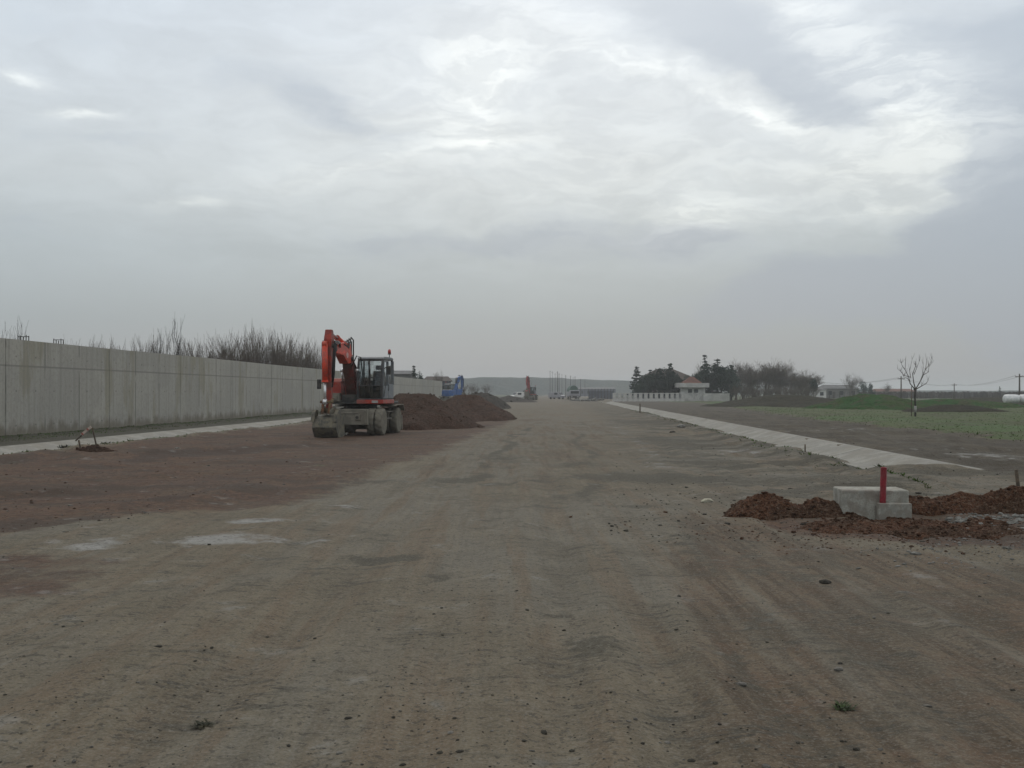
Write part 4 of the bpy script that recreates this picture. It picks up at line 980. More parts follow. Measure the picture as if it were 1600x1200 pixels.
con = [conifer_meshes(200 + i, 8, 2.0, 26, M['conifer'], .4 + .3*(i % 2), power=[.75,.9,1.1][i % 3]) for i in range(3)]
lea = [leafy_meshes(220 + i, 6.5, 2.6, 2600, M['evergreen']) for i in range(3)]
def ev(kind, label, px, Y, ty, wpx, meshes, base_h, base_r, rz, cat='tree', group=None, name='conifer'):
    x, z = XZ(px, ty, Y); w = wpx / 2 / F * Y
    return put_tree(name, label, cat, meshes, x, Y, rz, w / base_r, z / base_h, group)
ev(0, 'pointed dark conifer at the far end of the villa trees', 995, 208, 571, 34, con[0], 8, 2.0, .3)
ev(0, 'short blunt conifer second along the villa trees', 1016, 210, 577, 34, con[2], 8, 2.0, 1.3)
ev(0, 'conifer with two small tips before the brown villa roof', 1031, 209, 573, 34, con[1], 8, 2.0, 2.3)
ev(0, 'tall conifer directly before the brown villa roof', 1047, 209, 566, 38, con[0], 8, 2.0, 3.1)
ev(0, 'tallest slim conifer just behind the red roofed gatehouse', 1101, 214, 554, 42, con[2], 8, 2.0, 4.0)
ev(0, 'broad dark conifer beside the tallest slim one', 1121, 212, 559, 52, con[1], 8, 2.0, 5.0)
ev(0, 'ragged conifer last before the bare trees', 1143, 214, 569, 40, con[0], 8, 2.0, 6.0)
for i, (px, ty, w) in enumerate([(1004,588,32),(1012,580,34),(1023,577,38),(1035,575,40),(1048,577,38),(1061,586,28),(1073,585,24),(1090,578,30),(1101,572,36),(1113,569,44),(1127,566,46),(1140,573,40),(1150,588,34)]):
    ev(0, 'rounded dark evergreen filling the gap low between the villa conifers', px, 206 + (i % 3), ty, w, lea[i % 3], 6.5, 2.6, i * 1.1, 'tree', 'rounded evergreens around the villa', 'evergreen_tree')
baretr = [bare_tree_meshes(240 + i, 9, .12, 4, [7,5,4,3], .65, .55, .012, M['palebark'], stems=[2,4,3][i], lean=.33) for i in range(3)]
for i, (px, Y, ty, w) in enumerate([(1156,222,570,1.1),(1166,226,563,1.1),(1175,221,566,1.2),(1185,229,559,1.3),(1194,224,562,1.2),(1203,230,557,1.3),(1212,223,563,1.2),(1221,228,566,1.2),(1230,225,574,1.2),(1239,221,578,1.1),(1248,226,575,1.2),(1258,223,577,1.2),(1267,227,582,1.0),(1161,231,567,1.2),(1180,232,561,1.2),(1199,233,560,1.2),(1217,232,566,1.2),(1235,231,576,1.2),(1253,232,577,1.2),(1090,236,562,.8)]):
    x, z = XZ(px, ty, Y)
    lab = 'bare brown tree in the hazy clump beside the villa conifers' if i < 19 else 'lone bare tree rising behind the gatehouse roof'
    put_tree('bare_tree', lab, 'tree', baretr[i % 3], x, Y, i * 1.3, w * 1.3, z / 9, 'hazy clump of bare trees' if i < 19 else None)
ev(0, 'narrow dark cypress at the end of the bare tree clump', 1271, 220, 588, 18, lea[1], 6.5, 2.6, 1.0, name='cypress')
for i, (px, Y, ty, w) in enumerate([(1152 + 9*q, 196 + (q*5) % 9, 598 + (q*7) % 6, 1.2) for q in range(14)]):
    x, z = XZ(px, ty, Y); put_tree('bare_shrub', 'low dark brown shrub under the bare tree clump', 'shrub', shr[i % 5], x, Y, i * 2.0, 1.3, z / 5.6, 'shrubs under the bare trees')
# further right
x, z = XZ(1328, 581, 290); put_tree('bare_tree', 'round crowned bare tree behind the low grey roofed house', 'tree', baretr[1], x, 290, .5, 1.15, z / 9)
ev(0, 'dark blue green evergreen next to the low grey roofed house', 1349, 285, 596, 22, leafy_meshes(261, 6.5, 2.6, 1500, M['bluegreen']), 6.5, 2.6, .4, name='evergreen_tree')
ev(0, 'smaller blue green evergreen with twin tops', 1361, 286, 598, 14, leafy_meshes(262, 6.5, 2.6, 1200, M['bluegreen']), 6.5, 2.6, 2.4, name='evergreen_tree')
for px, Y, ty, w, lab in ((1562,380,603,9,'small pointed tree on the horizon beyond the vineyard'),(1491,330,600,5,None)):
    if lab: ev(0, lab, px, Y, ty, w, con[1], 8, 2.0, 1.0)
x, z = XZ(1384, 596, 330); put_tree('bare_tree', 'faint bare tree above the long reddish barn roof', 'tree', baretr[2], x, 330, .9, .9, z / 9)
# behind the concrete wall, far end
ev(0, 'dark conifer behind the far end of the concrete wall', 647, 160, 569, 26, con[1], 8, 2.0, .8)
x, z = XZ(676, 575, 185); put_tree('bare_tree', 'small bare tree behind the far end of the concrete wall', 'tree', baretr[0], x, 185, .2, .5, z / 9)
ev(0, 'spreading dark bush sloping down beside the far conifer', 657, 164, 580, 26, lea[2], 6.5, 2.6, .3, 'bush', name='evergreen_bush')
for i,(px, Y, ty, sc) in enumerate([(726,300,597,.5),(742,320,596,.5),(760,340,598,.55),(748,180,610,.5),(735,170,609,.5)]):
    x, z = XZ(px, ty, Y); put_tree('bare_shrub', 'grey leafless scrub beyond the gravel heaps', 'shrub', shr[i % 5], x, Y, i * 1.1, 1.6, z / 5.6, 'scrub beyond the gravel heaps')

# young pollarded tree
def pollard():
    rr = random.Random(5)
    x, Y = XZ(1430, 0, 70)[0], 70
    t = thing('pollarded_tree', 'young pollarded tree with bare upright limbs on the green field', 'tree', (x, Y, gz(x, Y)))
    S = Y / F
    def L(px, py): return ((px - 1430) * S, rr.uniform(-.25,.25), (651.5 - py) * S)
    tr = MB(); tr.tube([(0,0,-.05),(.02,0,.5),(-.02,0,1.3),L(1431,609)], [.075,.065,.06,.085], 8); tr.lathe([(.02,-.1),(.1,-.04),(.11,.04),(.03,.1)], 9, 'z', L(1431,609))
    tr.build('trunk', M['barkgrey'], t)
    g = MB(); g.tube([(0,0,.28),(.01,0,.72)], .085, 10); g.build('trunk_guard', M['guard'], t)
    cr = MB()
    main = [[(1431,609),(1424,600),(1421,590),(1416,578),(1413,562)],[(1421,592),(1423,580),(1424,562)],[(1431,609),(1428,598),(1427,585),(1429,572),(1430,565)],[(1427,586),(1434,575),(1436,566)],[(1431,609),(1437,600),(1441,589),(1446,578),(1449,564)],[(1442,587),(1449,582),(1453,574),(1455,568)],[(1431,609),(1440,604),(1447,600),(1450,596)],[(1421,590),(1413,587),(1407,581),(1404,577)],[(1446,579),(1452,572),(1455,563)],[(1424,598),(1418,592),(1412,589)],[(1416,578),(1411,572),(1408,568)],[(1436,601),(1443,585),(1442,570)]]
    for p in main:
        q = [Vector(L(*a)) for a in p]; r0 = .05 if p[0] == (1431,609) else .03
        cr.tube(q, [.75 * r0 * (1 - .7 * i / (len(q) - 1)) for i in range(len(q))], 6, cap=False)
        for k in range(5):
            i = rr.randrange(1, len(q)); a = q[i]; d = Vector((rr.gauss(0,.35), rr.gauss(0,.35), 1)).normalized(); cr.tube([a, a + d * rr.uniform(.2,.55)], [.012,.005], 3, cap=False)
    cr.build('crown', M['barkbrown'], t)
    s = MB(); xs = XZ(1424,0,70)[0]; s.tube([(0,0,-.1),(.02,0,XZ(0,605,70)[1])], .028, 6)
    tag(s.build('tree_stake', M['wood'], loc=(xs, 70, gz(xs, 70))), 'thin wooden stake standing against the young pollarded tree', 'stake')
pollard()

# ------------------------------------------------------------------ villa group
def villa():
    Y = 200
    def X(px, y=Y): return XZ(px, 0, y)[0]
    # boundary wall
    t = thing('boundary_wall', 'white boundary wall with railed bays around the villa', 'wall', (X(960), Y, 0)); t['kind'] = 'thing'
    w1 = X(1067) - X(960); w2 = X(1140) - X(960); wa = X(1099) - X(960)
    mb = MB(); mb.box(0, w1, 0, .22, -.2, .55); mb.box(0, w1, .04, .18, 1.5, 1.62)
    mb.add([], []); mb.build('plinth', M['render'], t, bevel=.02)
    mb = MB(); mb.box(wa, w2, 0, .22, -.2, 1.5); mb.box(wa - .05, w2 + .05, -.04, .26, 1.5, 1.58); mb.box(w2 - .22, w2, .22, 9, -.2, 1.5); mb.build('solid_wall', M['render'], t, bevel=.02)
    p = None
    nb = 13
    for i in range(nb + 1):
        xx = w1 * i / nb
        if p is None: p = MB().box(-.33,.33,-.03,.25,-.2,1.66).build('pillar', M['render'], t, bevel=.02); o = p
        else: o = copy_tree(p, t)
        o.location.x = xx
    r = None
    for i in range(nb):
        xx = w1 * i / nb
        if r is None:
            mb = MB()
            for j in range(8): mb.box(.38 + j*.13, .41 + j*.13, .1, .13, .55, 1.5)
            mb.box(.33, 1.35, .1, .13, 1.0, 1.03); r = mb.build('railing', M['bluefence'], t); o = r
        else: o = copy_tree(r, t)
        o.location.x = xx
    # gatehouse
    yg = 202.5
    t = thing('gatehouse', 'small white gatehouse with pale fascia and red hipped roof', 'building', (X(1083, yg), yg, 0))
    hw = (X(1099, yg) - X(1067, yg)) / 2; fz0, fz1 = XZ(0, 605.5, yg)[1], XZ(0, 598.5, yg)[1]; fw = (X(1107, yg) - X(1058, yg)) / 2
    mb = MB(); mb.box(-hw, hw, .4, 5, -.2, fz0); mb.box(-hw - .4, -hw - .003, .2, .7, -.2, fz0 - .003); mb.box(hw + .003, hw + .4, .2, .7, -.2, fz0 - .003); mb.build('wall', M['render'], t, bevel=.02)
    mb = MB(); mb.box(-fw, fw, -.6, 6, fz0 + .002, fz1); mb.build('fascia', M['render'], t, bevel=.03)
    zt = XZ(0, 588.5, yg)[1]; rw = (X(1098, yg) - X(1069, yg)) / 2
    mb = MB(); mb.add([(-rw,.2,fz1),(rw,.2,fz1),(rw,5.4,fz1),(-rw,5.4,fz1),(-.3,2.2,zt),(.5,2.2,zt)], [(0,1,5,4),(1,2,5),(2,3,4,5),(3,0,4),(0,3,2,1)]); mb.build('roof', M['terracotta'], t)
    for xx in (-.55, .65):
        f = MB().box(xx-.42, xx+.42, .36, .395, 1.7, 2.42).build('window', M['window'], t)
        mb = MB(); mb.box(xx-.47, xx-.42, .35, .398, 1.65, 2.47); mb.box(xx+.42, xx+.47, .35, .398, 1.65, 2.47); mb.box(xx-.42, xx+.42, .35, .398, 2.42, 2.47); mb.build('frame', M['white'], f)
    # villa among the trees
    yv = 218
    t = thing('villa', 'large villa with brown hipped roof hidden among the dark conifers', 'house', (X(1045, yv), yv, 0))
    def RX(px): return X(px, yv) - X(1045, yv)
    ze, zr = XZ(0, 592, yv)[1], XZ(0, 576, yv)[1]
    mb = MB(); mb.box(RX(1008), RX(1083), .6, 9.4, -.2, ze); mb.build('wall', M['farwall'], t)
    mb = MB(); mb.add([(RX(1000),0,ze-.1),(RX(1091),0,ze-.1),(RX(1091),10,ze-.1),(RX(1000),10,ze-.1),(RX(1030),5,zr),(RX(1058),5,zr)], [(0,1,5,4),(1,2,5),(2,3,4,5),(3,0,4),(0,3,2,1)]); mb.build('roof', M['brownroof'], t)
    for px in (1016, 1032, 1052, 1072):
        mb = MB(); mb.box(RX(px)-.5, RX(px)+.5, .55, .595, 1.2, 2.6); mb.build('window', M['window'], t)
villa()

def house(name, label, px0, px1, Y, eave, ridge, depth, wallm, roofm, hip=.2, wins=3, cat='house', over=.4):
    x0, ze = XZ(px0, eave, Y); x1, zr = XZ(px1, ridge, Y); w = x1 - x0
    t = thing(name, label, cat, (x0, Y, 0))
    mb = MB(); mb.box(0, w, 0, depth, -.3, ze); mb.build('wall', wallm, t)
    h = w * hip; o = over
    mb = MB(); mb.add([(-o,-o,ze-.05),(w+o,-o,ze-.05),(w+o,depth+o,ze-.05),(-o,depth+o,ze-.05),(h,depth/2,zr),(w-h,depth/2,zr)], [(0,1,5,4),(1,2,5),(2,3,4,5),(3,0,4),(0,3,2,1)])
    mb.build('roof', roofm, t)
    for i in range(wins):
        xx = w * (i + .5) / wins
        mb = MB(); mb.box(xx-.5, xx+.5, -.05, -.005, ze*.35, ze*.75); mb.build('window', M['window'], t)
    return t
house('house', 'low grey roofed house beside the cypress', 1288, 1342, 300, 607, 601, 9, M['farwall'], M['greyroof'], .12)
house('house', 'small white outbuilding between the cypress and the grey roofed house', 1277, 1291, 292, 609, 606, 5, M['white'], M['greyroof'], .1, 1)
house('barn', 'long low barn with dull red roof on the horizon', 1372, 1432, 360, 611.5, 607.5, 10, M['farwall'], M['terracotta'], .03, 4, 'barn')
house('barn', 'long grey roofed barn rising above the far part of the concrete wall', 600, 641, 168, 584, 578, 10, M['farwall'], M['greyroof'], .02, 3, 'barn')
house('barn', 'lower barn with dull brown roof at the far end of the concrete wall', 662, 700, 196, 595, 587.5, 9, M['bluefence'], M['brownroof'], .05, 2, 'barn')
house('warehouse', 'long pale warehouse far beyond the road end', 905, 962, 520, 607.5, 605, 20, M['bluefence'], M['greyroof'], .02, 6, 'warehouse')

# vineyard: one dark mass of bare vines on the right horizon
def vineyard():
    rr = random.Random(3); mb = MB()
    for row in range(7):
        Y = 300 + row * 24
        x = XZ(1325, 0, Y)[0] - 6
        xe = XZ(1800, 0, Y)[0]
        while x < xe:
            hh = rr.uniform(1.5, 2.25); w = rr.uniform(.25, .8); yy = Y + rr.uniform(-3, 3)
            a = rr.uniform(-.3, .3)
            mb.add([(x, yy, 0), (x + w, yy + a, 0), (x + w * rr.uniform(.7, 1.1) + rr.uniform(-.2,.2), yy + a, hh * rr.uniform(.8,1)), (x + rr.uniform(-.2,.2), yy + rr.uniform(-.4,.4), hh)], [(0,1,2,3)])
            x += rr.uniform(.2, .6)
    m = surf('bare_vines', (.05,.045,.042), (.075,.062,.052), .15, .95, .1)
    tag(mb.build('vineyard', m, fixn=False), 'dark band of bare vineyard rows along the field horizon', 'vineyard', kind='stuff')
vineyard()

# white wrapped bales
def bales():
    Y = 132
    r = None
    for i, (px, lab) in enumerate(((1580,'white wrapped bale with its whole side showing at the field edge'),(1604,'white wrapped bale cut off by the edge of the view'))):
        x = XZ(px, 0, Y)[0]
        mb = MB(); mb.lathe([(.0,-.9),(.55,-.88),(.68,-.78),(.72,-.5),(.73,0),(.71,.5),(.68,.78),(.55,.88),(0,.9)], 26, 'x')
        o = mb.build('wrapped_bale', M['wrap'], loc=(x, Y, gz(x, Y) + .62 + .15)); tag(o, lab, 'bale', 'white wrapped bales')
        o.scale.z = .82
bales()

# ------------------------------------------------------------------ poles and wires
def upole(px, Y, ty, label, cross=True):
    x, z = XZ(px, ty, Y); t = thing('utility_pole', label, 'pole', (x, Y, 0), 0, 'utility poles across the field')
    MB().tube([(0,0,-.2),(0,0,z)], [.16,.11], 8).build('pole', M['polewood'], t)
    if cross:
        c = MB().box(-.7,.7,-.06,.06,z-.55,z-.43).build('crossarm', M['polewood'], t)
        for s in (-.6, 0, .6): MB().lathe([(.03,0),(.06,.04),(.06,.12),(.03,.16)], 8, 'z', (s,0,z-.43)).build('insulator', M['palegrey'], c)
    return x, Y, z - .27
p1 = upole(1408, 200, 588, 'wooden utility pole just beside the young pollarded tree')
p2 = upole(1491, 280, 599, 'short utility pole above the middle of the vineyard')
p3 = upole(1593, 170, 584, 'utility pole at the edge of the view above the bales')
xa, za = XZ(1270, 596, 260)
def wire(a, b, label, sag=.8):
    a = Vector(a); b = Vector(b); mb = MB()
    for s in (-.6, .6):
        pts = [a.lerp(b, i/12) + Vector((s, 0, -sag * 4 * (i/12) * (1 - i/12))) for i in range(13)]
        mb.tube(pts, .022, 4)
    tag(mb.build('overhead_wire', M['hose']), label, 'wire')
wire(p1, p2, 'overhead wires between the pole by the pollarded tree and the short pole'); wire(p2, p3, 'overhead wires from the short pole to the pole above the bales')
wire((xa, 260, za), p1, 'overhead wires from the pole by the pollarded tree towards the villa trees')

# row of slim poles on the far horizon
for i, (px, ty, Y, r) in enumerate([(859.5,579,330,.14),(863,580,330,.12),(867.5,583,350,.12),(871,580,330,.22),(873.5,583,340,.2),(878,584,350,.1),(884,586,360,.2),(891.5,587,360,.2),(895.5,589,380,.12),(898.5,588,380,.2),(907,592,400,.2),(914,592,420,.14)]):
    x, z = XZ(px, ty, Y)
    mb = MB(); mb.tube([(0,0,-.2),(0,0,z)], [r*.55, r*.35], 7); mb.bar((-.3,0,z-.4),(.3,0,z-.4),.05)
    o = mb.build('slim_mast', M['barkgrey'], loc=(x, Y, 0)); tag(o, 'slim tall mast in the row above the far end of the road', 'mast', 'slim masts at the far end of the road')

# ------------------------------------------------------------------ far site traffic and clutter
def truck():
    Y = 255; x = XZ(896, 0, Y)[0]
    t = thing('truck', 'pale truck with rounded green tarpaulin, facing along the far road', 'truck', (x, Y, gz(x, Y)), R(4))
    MB().box(-1.15,1.15,-2.6,-.9,.9,2.3).build('cab', M['lilac'], t, bevel=.12)
    MB().box(-1.0,1.0,-2.66,-2.605,1.5,2.15).build('windscreen', M['window'], t, bevel=.02)
    MB().box(-1.2,1.2,-2.75,-2.4,.45,.88).build('bumper', M['black'], t, bevel=.04)
    mb = MB(); mb.box(-1.2,1.2,-.8,4.2,.8,2.0); mb.build('cargo_bed', M['lilac'], t, bevel=.04)
    mb = MB(); pr = [(1.18*math.cos(a), 2.0 + 1.5*math.sin(a)) for a in [i*math.pi/10 for i in range(11)]]; n = len(pr)
    mb.add([(a,-.8,b) for a,b in pr] + [(a,4.2,b) for a,b in pr], [tuple(range(n)), tuple(reversed(range(n,2*n)))] + [(i,i+1,n+i+1,n+i) for i in range(n-1)]); mb.build('tarpaulin', M['tarp'], t)
    for s in (-1, 1):
        MB().box(s*.75-.15, s*.75+.15, -2.78, -2.752, .6, .78).build('headlight', M['white'], t)
        for yy in (-1.8, 2.0, 3.2): MB().lathe([(.2,-.15),(.45,-.14),(.5,0),(.45,.14),(.2,.15)], 18, 'x', (s*1.0, yy, .5)).build('wheel', M['tyre'], t)
truck()
def van(label, px, Y, rz, paint, name='van'):
    x = XZ(px, 0, Y)[0]
    t = thing(name, label, 'van', (x, Y, gz(x, Y)), rz)
    MB().prism([(-2.2,.4),(-2.25,.95),(-1.5,1.15),(-.95,1.85),(2.1,1.9),(2.2,.4)], -.85, .85).build('body', paint, t, bevel=.08)
    MB().prism([(-1.52,1.18),(-1.53,1.2),(-1.03,1.8),(-1.0,1.78)], -.72, .72).build('windscreen', M['window'], t)
    for s in (-1, 1):
        MB().box(s*.853-.01, s*.853+.01, -.85, .2, 1.2, 1.7).build('window', M['window'], t)
        for yy in (-1.4, 1.4): MB().lathe([(.15,-.1),(.3,-.1),(.32,0),(.3,.1),(.15,.1)], 16, 'x', (s*.78, yy, .32)).build('wheel', M['hose'], t)
van('grey van parked beyond the row of debris on the far road', 870, 270, R(50), M['lilac'])
van('small white van beside the far red excavator', 811, 262, R(-60), M['white'])
def slabs():
    Y = 222
    for i, (px, dy, w, h) in enumerate(((806,0,2.6,.55),(812,3,2.2,.75),(802,5,1.6,.4))):
        x = XZ(px, 0, Y + dy)[0]
        mb = MB(); mb.box(-w/2, w/2, -.6, .6, 0, h*.45); mb.box(-w/2+.1, w/2-.2, -.55, .5, h*.45+.01, h)
        tag(mb.build('concrete_slab', M['palegrey'], loc=(x, Y + dy, gz(x, Y + dy)), rz=.2*i, bevel=.02), ('widest pale concrete slab stack before the far red excavator','thick pale concrete slab stack touching the far red excavator','smallest pale concrete slab stack by the dark earth heap')[i], 'slab', 'pale slab stacks')
slabs()
def site_fence():
    Y = 262; x0 = XZ(920, 0, Y)[0]; x1 = XZ(959, 0, Y)[0]; w = x1 - x0
    t = thing('site_fence', 'blue grey site fence of upright sheets closing the road beside the villa wall', 'fence', (x0, Y, 0)); t['kind'] = 'thing'
    mb = MB(); n = 30
    for i in range(n):
        xx = w * i / n; mb.box(xx + .01, xx + w/n - .01, .03*(i % 2), .05 + .03*(i % 2), .1, 2.1 + .12*(i % 3))
    mb.build('sheeting', M['bluefence'], t)
    p = None
    for i in range(9):
        if p is None: p = MB().box(-.06,.06,-.1,0,-.2,2.75).build('post', M['black'], t); o = p
        else: o = copy_tree(p, t)
        o.location.x = w * i / 8
site_fence()
def rubble_line():
    rr = random.Random(12)
    for i, (px, Y, s, lab) in enumerate(((905,215,1.1,'pale rubble heap at the far end of the concrete drain'),(917,205,.8,'small pale rubble heap between the truck and the drain'),(930,225,1.0,'pale rubble heap before the blue grey fence'))):
        x = XZ(px, 0, Y)[0]; mb = MB()
        for k in range(60): rock(mb, (rr.gauss(0,s), rr.gauss(0,s*.8), abs(rr.gauss(0,.15))), rr.uniform(.15,.4), rr)
        tag(mb.build('rubble_heap', M['rubble'], loc=(x, Y, gz(x, Y)), fixn=False), lab, 'rubble')
rubble_line()

# ------------------------------------------------------------------ near objects
def chamber():
    x, Y = XZ(1362, 0, 13.75)[0], 13.75
    g = gz(x, Y) - .03
    o = MB(); o.box(-.43,.43,-.2,.34,-.2,.405)
    t = o.build('concrete_block', M['blockconc'], loc=(x, Y, g), rz=R(-4), bevel=.018)
    tag(t, 'square grey concrete chamber block with a stepped ledge, sunk in red soil', 'block')
    l = MB(); l.box(-.0,.427,-.33,-.203,-.2,.245); l.build('ledge', M['blockconc'], t, bevel=.012)
    p = MB(); n = 26
    prof = []
    for i in range(n): z = .47 * i / n; prof += [(.037, z), (.042, z + .006), (.042, z + .012), (.037, z + .016)]
    prof.append((.037,.47)); inner = [(.031,.47),(.031,.1)]
    p.lathe(prof + inner, 20, 'z')
    px_, py_ = .07, -.262; ca, sa = math.cos(R(-4)), math.sin(R(-4))
    d = p.build('duct_pipe', M['duct'], loc=(x + px_*ca - py_*sa, Y + px_*sa + py_*ca, g + .245)); d.rotation_euler = (R(2), R(1), 0)
    tag(d, 'upright red plastic duct pipe standing on the concrete block', 'pipe')
chamber()
def stake(px, py, top, label, r=.03, lean=0.0, Yo=None):
    x, Y = G(px, py) if Yo is None else (XZ(px, 0, Yo)[0], Yo)
    h = (py - top) / F * Y
    mb = MB(); mb.tube([(0,0,-.15),(lean*h*.5,0,h*.5),(lean*h,0,h)], [r, r*.95, r*.9], 6)
    tag(mb.build('wooden_stake', M['wood'], loc=(x, Y, gz(x, Y))), label, 'stake')
stake(1594, 792, 740, 'weathered wooden stake leaning behind the red soil ridge', .028, -.12, 15.0)
stake(1000, 648, 634, 'dark stake beside the far stretch of the concrete drain', .05)
stake(1258, 709, 697, 'short stub of a stake at the edge of the concrete drain', .02)
stake(780, 634, 625, 'thin pale marker stake at the toe of the dark earth heap', .05)

def barrier():
    S = 29.4 / F; Y = 29.4; x0 = XZ(123, 0, Y)[0]
    t = thing('broken_barrier', 'broken site barrier with tilted red and white board on two stakes beside the drain', 'barrier', (x0, Y, gz(x0, Y)))
    def L(px, py, y=0): return ((px - 123) * S, y, (702 - py) * S)
    MB().bar(L(126,704), L(123,689), .04).build('post', M['wood'], t)
    MB().bar(L(149,700,.1), L(142,670,.1), .035).build('post', M['wood'], t)
    MB().bar(L(119,690,-.03), L(131,679,-.03), .05, .03).build('arm', M['wood'], t)
    b = MB().bar(L(128,681,-.04), L(143,668,-.04), .03, .07).build('board', M['palewood'], t)
    for f in (.08, .62):
        a = Vector(L(128,681,-.06)); c = Vector(L(143,668,-.06))
        MB().bar(a.lerp(c, f), a.lerp(c, f + .12), .012, .072).build('stripe', M['stripered'], b)
barrier()

# weeds
def weed(px, py, s, mat, label, seed, leaves=40, flat=.6):
    rr = random.Random(seed); x, Y = G(px, py); mb = MB()
    for i in range(leaves):
        a = rr.random()*6.28; L = s * rr.uniform(.5, 1.1); d = Vector((math.cos(a), math.sin(a), rr.uniform(.15, 1.2) * flat)).normalized(); p = Vector((rr.gauss(0, s*.3), rr.gauss(0, s*.3), 0)); o = Vector((-math.sin(a), math.cos(a), 0)) * s * rr.uniform(.05,.13)
        m_ = p + d * L * .55 + Vector((0,0,s*.08)); e = p + d * L - Vector((0,0,s*.05))
        mb.add([p - o*.4, p + o*.4, m_ + o, e, m_ - o], [(0,1,2,4),(4,2,3)])
    tag(mb.build('weed', mat, loc=(x, Y, gz(x, Y)), fixn=False), label, 'weed')
weed(1318, 1106, .065, M['weed'], 'small green leafy weed growing on the brown wheel tracks', 1, 60)
weed(318, 1126, .06, M['deadweed'], 'flattened dark dry weed on the pale near ground', 2, 70, .3)
weed(112, 697, .3, M['deadweed'], 'dark dry weed by the drain before the broken barrier', 3, 60)
weed(100, 702, .22, M['deadweed'], 'smaller dry weed by the drain, away from the broken barrier', 4, 50)
weed(165, 694, .25, M['deadweed'], 'dry weed by the drain just past the broken barrier', 5, 50)

# single stones and clods worth telling apart
def lone(name, px, py, s, mat, label, seed, cat, sq=.7, group=None):
    rr = random.Random(seed); x, Y = G(px, py); mb = MB(); rock(mb, (0,0,0), s, rr, sq)
    tag(mb.build(name, mat, loc=(x, Y, gz(x, Y) + s*.12), fixn=False), label, cat, group)
lone('stone', 1105, 781, .1, M['palestone'], 'pale yellowish stone between the road and the rounded soil heap', 1, 'stone')
lone('stone', 1432, 868, .05, M['rubble'], 'grey stone lying before the red debris apron', 2, 'stone')
lone('stone', 278, 704, .13, M['rubble'], 'pale stone at the edge of the wall drain', 3, 'stone')
lone('clod', 1050, 676, .2, M['clod'], 'dark earth clod near the far drain stake', 4, 'clod', .45)
lone('clod', 1290, 910, .06, M['clod'], 'dark clod on the brown wheel tracks beyond the green weed', 5, 'clod', .4)
lone('stone', 1158, 1068, .032, M['stone'], 'grey stone on the wheel track beside the green weed', 6, 'stone', .5)
lone('stone', 1310, 1050, .038, M['stone'], 'grey stone in the rut just beyond the green weed', 7, 'stone', .5)
lone('stone', 1450, 1100, .025, M['stone'], 'small pale stone on the brown ground past the green weed', 8, 'stone', .5)
lone('clod', 248, 1016, .028, M['clod'], 'dark clod on the pale ground beyond the dry weed', 9, 'clod', .5)
lone('stone', 1065, 668, .25, M['rubble'], 'pale stone beside the concrete drain near the dark clod', 10, 'stone', .5)

def scatter(name, label, cat, n, area, size, mat, seed, sq=.6, kind='stuff'):
    rr = random.Random(seed); mb = MB(); pts = []
    for i in range(n):
        px, py = area(rr); pts.append(G(px, py))
    zz = ground_h(np.array([p[0] for p in pts]), np.array([p[1] for p in pts]))
    for (x, y), z in zip(pts, zz):
        s = size * (.3 + 1.1 * rr.random() ** 3 + 2.6 * rr.random() ** 24)
        rock(mb, (x, y, z + s * .15), s, rr, sq)
    o = mb.build(name, mat, fixn=False); tag(o, label, cat, kind=kind)
def a_near(rr): return rr.uniform(-300, 1900), 660 + 560 * rr.random() ** .75
def a_mix(rr):                       # clustered along the edges of the wheel tracks
    while True:
        px, py = a_near(rr)
        x, y = G(px, py)
        if rr.random() < float(vnoise(np.array([(x - .05 * y) * 2.2]), np.array([y * .35]), 5)[0]) ** 2.2 + .04: return px, py
def a_red(rr):
    x = rr.uniform(-100, 700); lo = 715 - x * .09; hi = 835 - max(0, x - 100) * .2
    return x, rr.uniform(max(668, lo), max(675, hi))
def a_rough(rr): return 1330 + 420 * rr.random() ** .6, max(800, rr.gauss(848, 26))
def a_rub(rr): return rr.uniform(1478, 1680), rr.gauss(813, 3.5)
def a_soil(rr): return rr.gauss(1400, 170), 828 + rr.gauss(0, 1) * 17
def a_right(rr): return rr.uniform(950, 1600), 680 + 160 * rr.random()
scatter('gravel', 'loose dark clods and grit strewn over the road', 'gravel', 2600, a_mix, .0065, M['clod'], 71)
scatter('pebbles', 'scattered pale pebbles over the road', 'pebbles', 1500, a_mix, .0055, M['stone'], 72)
scatter('red_gravel', 'loose red stones over the gravel strip', 'gravel', 2600, a_red, .010, M['redgravel'], 73)
scatter('pebbles', 'pale pebbles among the red gravel', 'pebbles', 400, a_red, .016, M['stone'], 74)
scatter('pebbles', 'grey pebbles on the rough ground near the concrete block', 'pebbles', 2400, a_rough, .010, M['rubble'], 75)
scatter('rubble', 'band of broken grey rubble before the red soil ridge', 'rubble', 900, a_rub, .022, M['rubble'], 76)
scatter('red_gravel', 'loose red crumbs strewn round the soil heaps', 'gravel', 2000, a_soil, .012, M['redsoil'], 78)
scatter('gravel', 'dark clods on the churned ground by the drain', 'gravel', 2200, a_right, .013, M['clod'], 77)

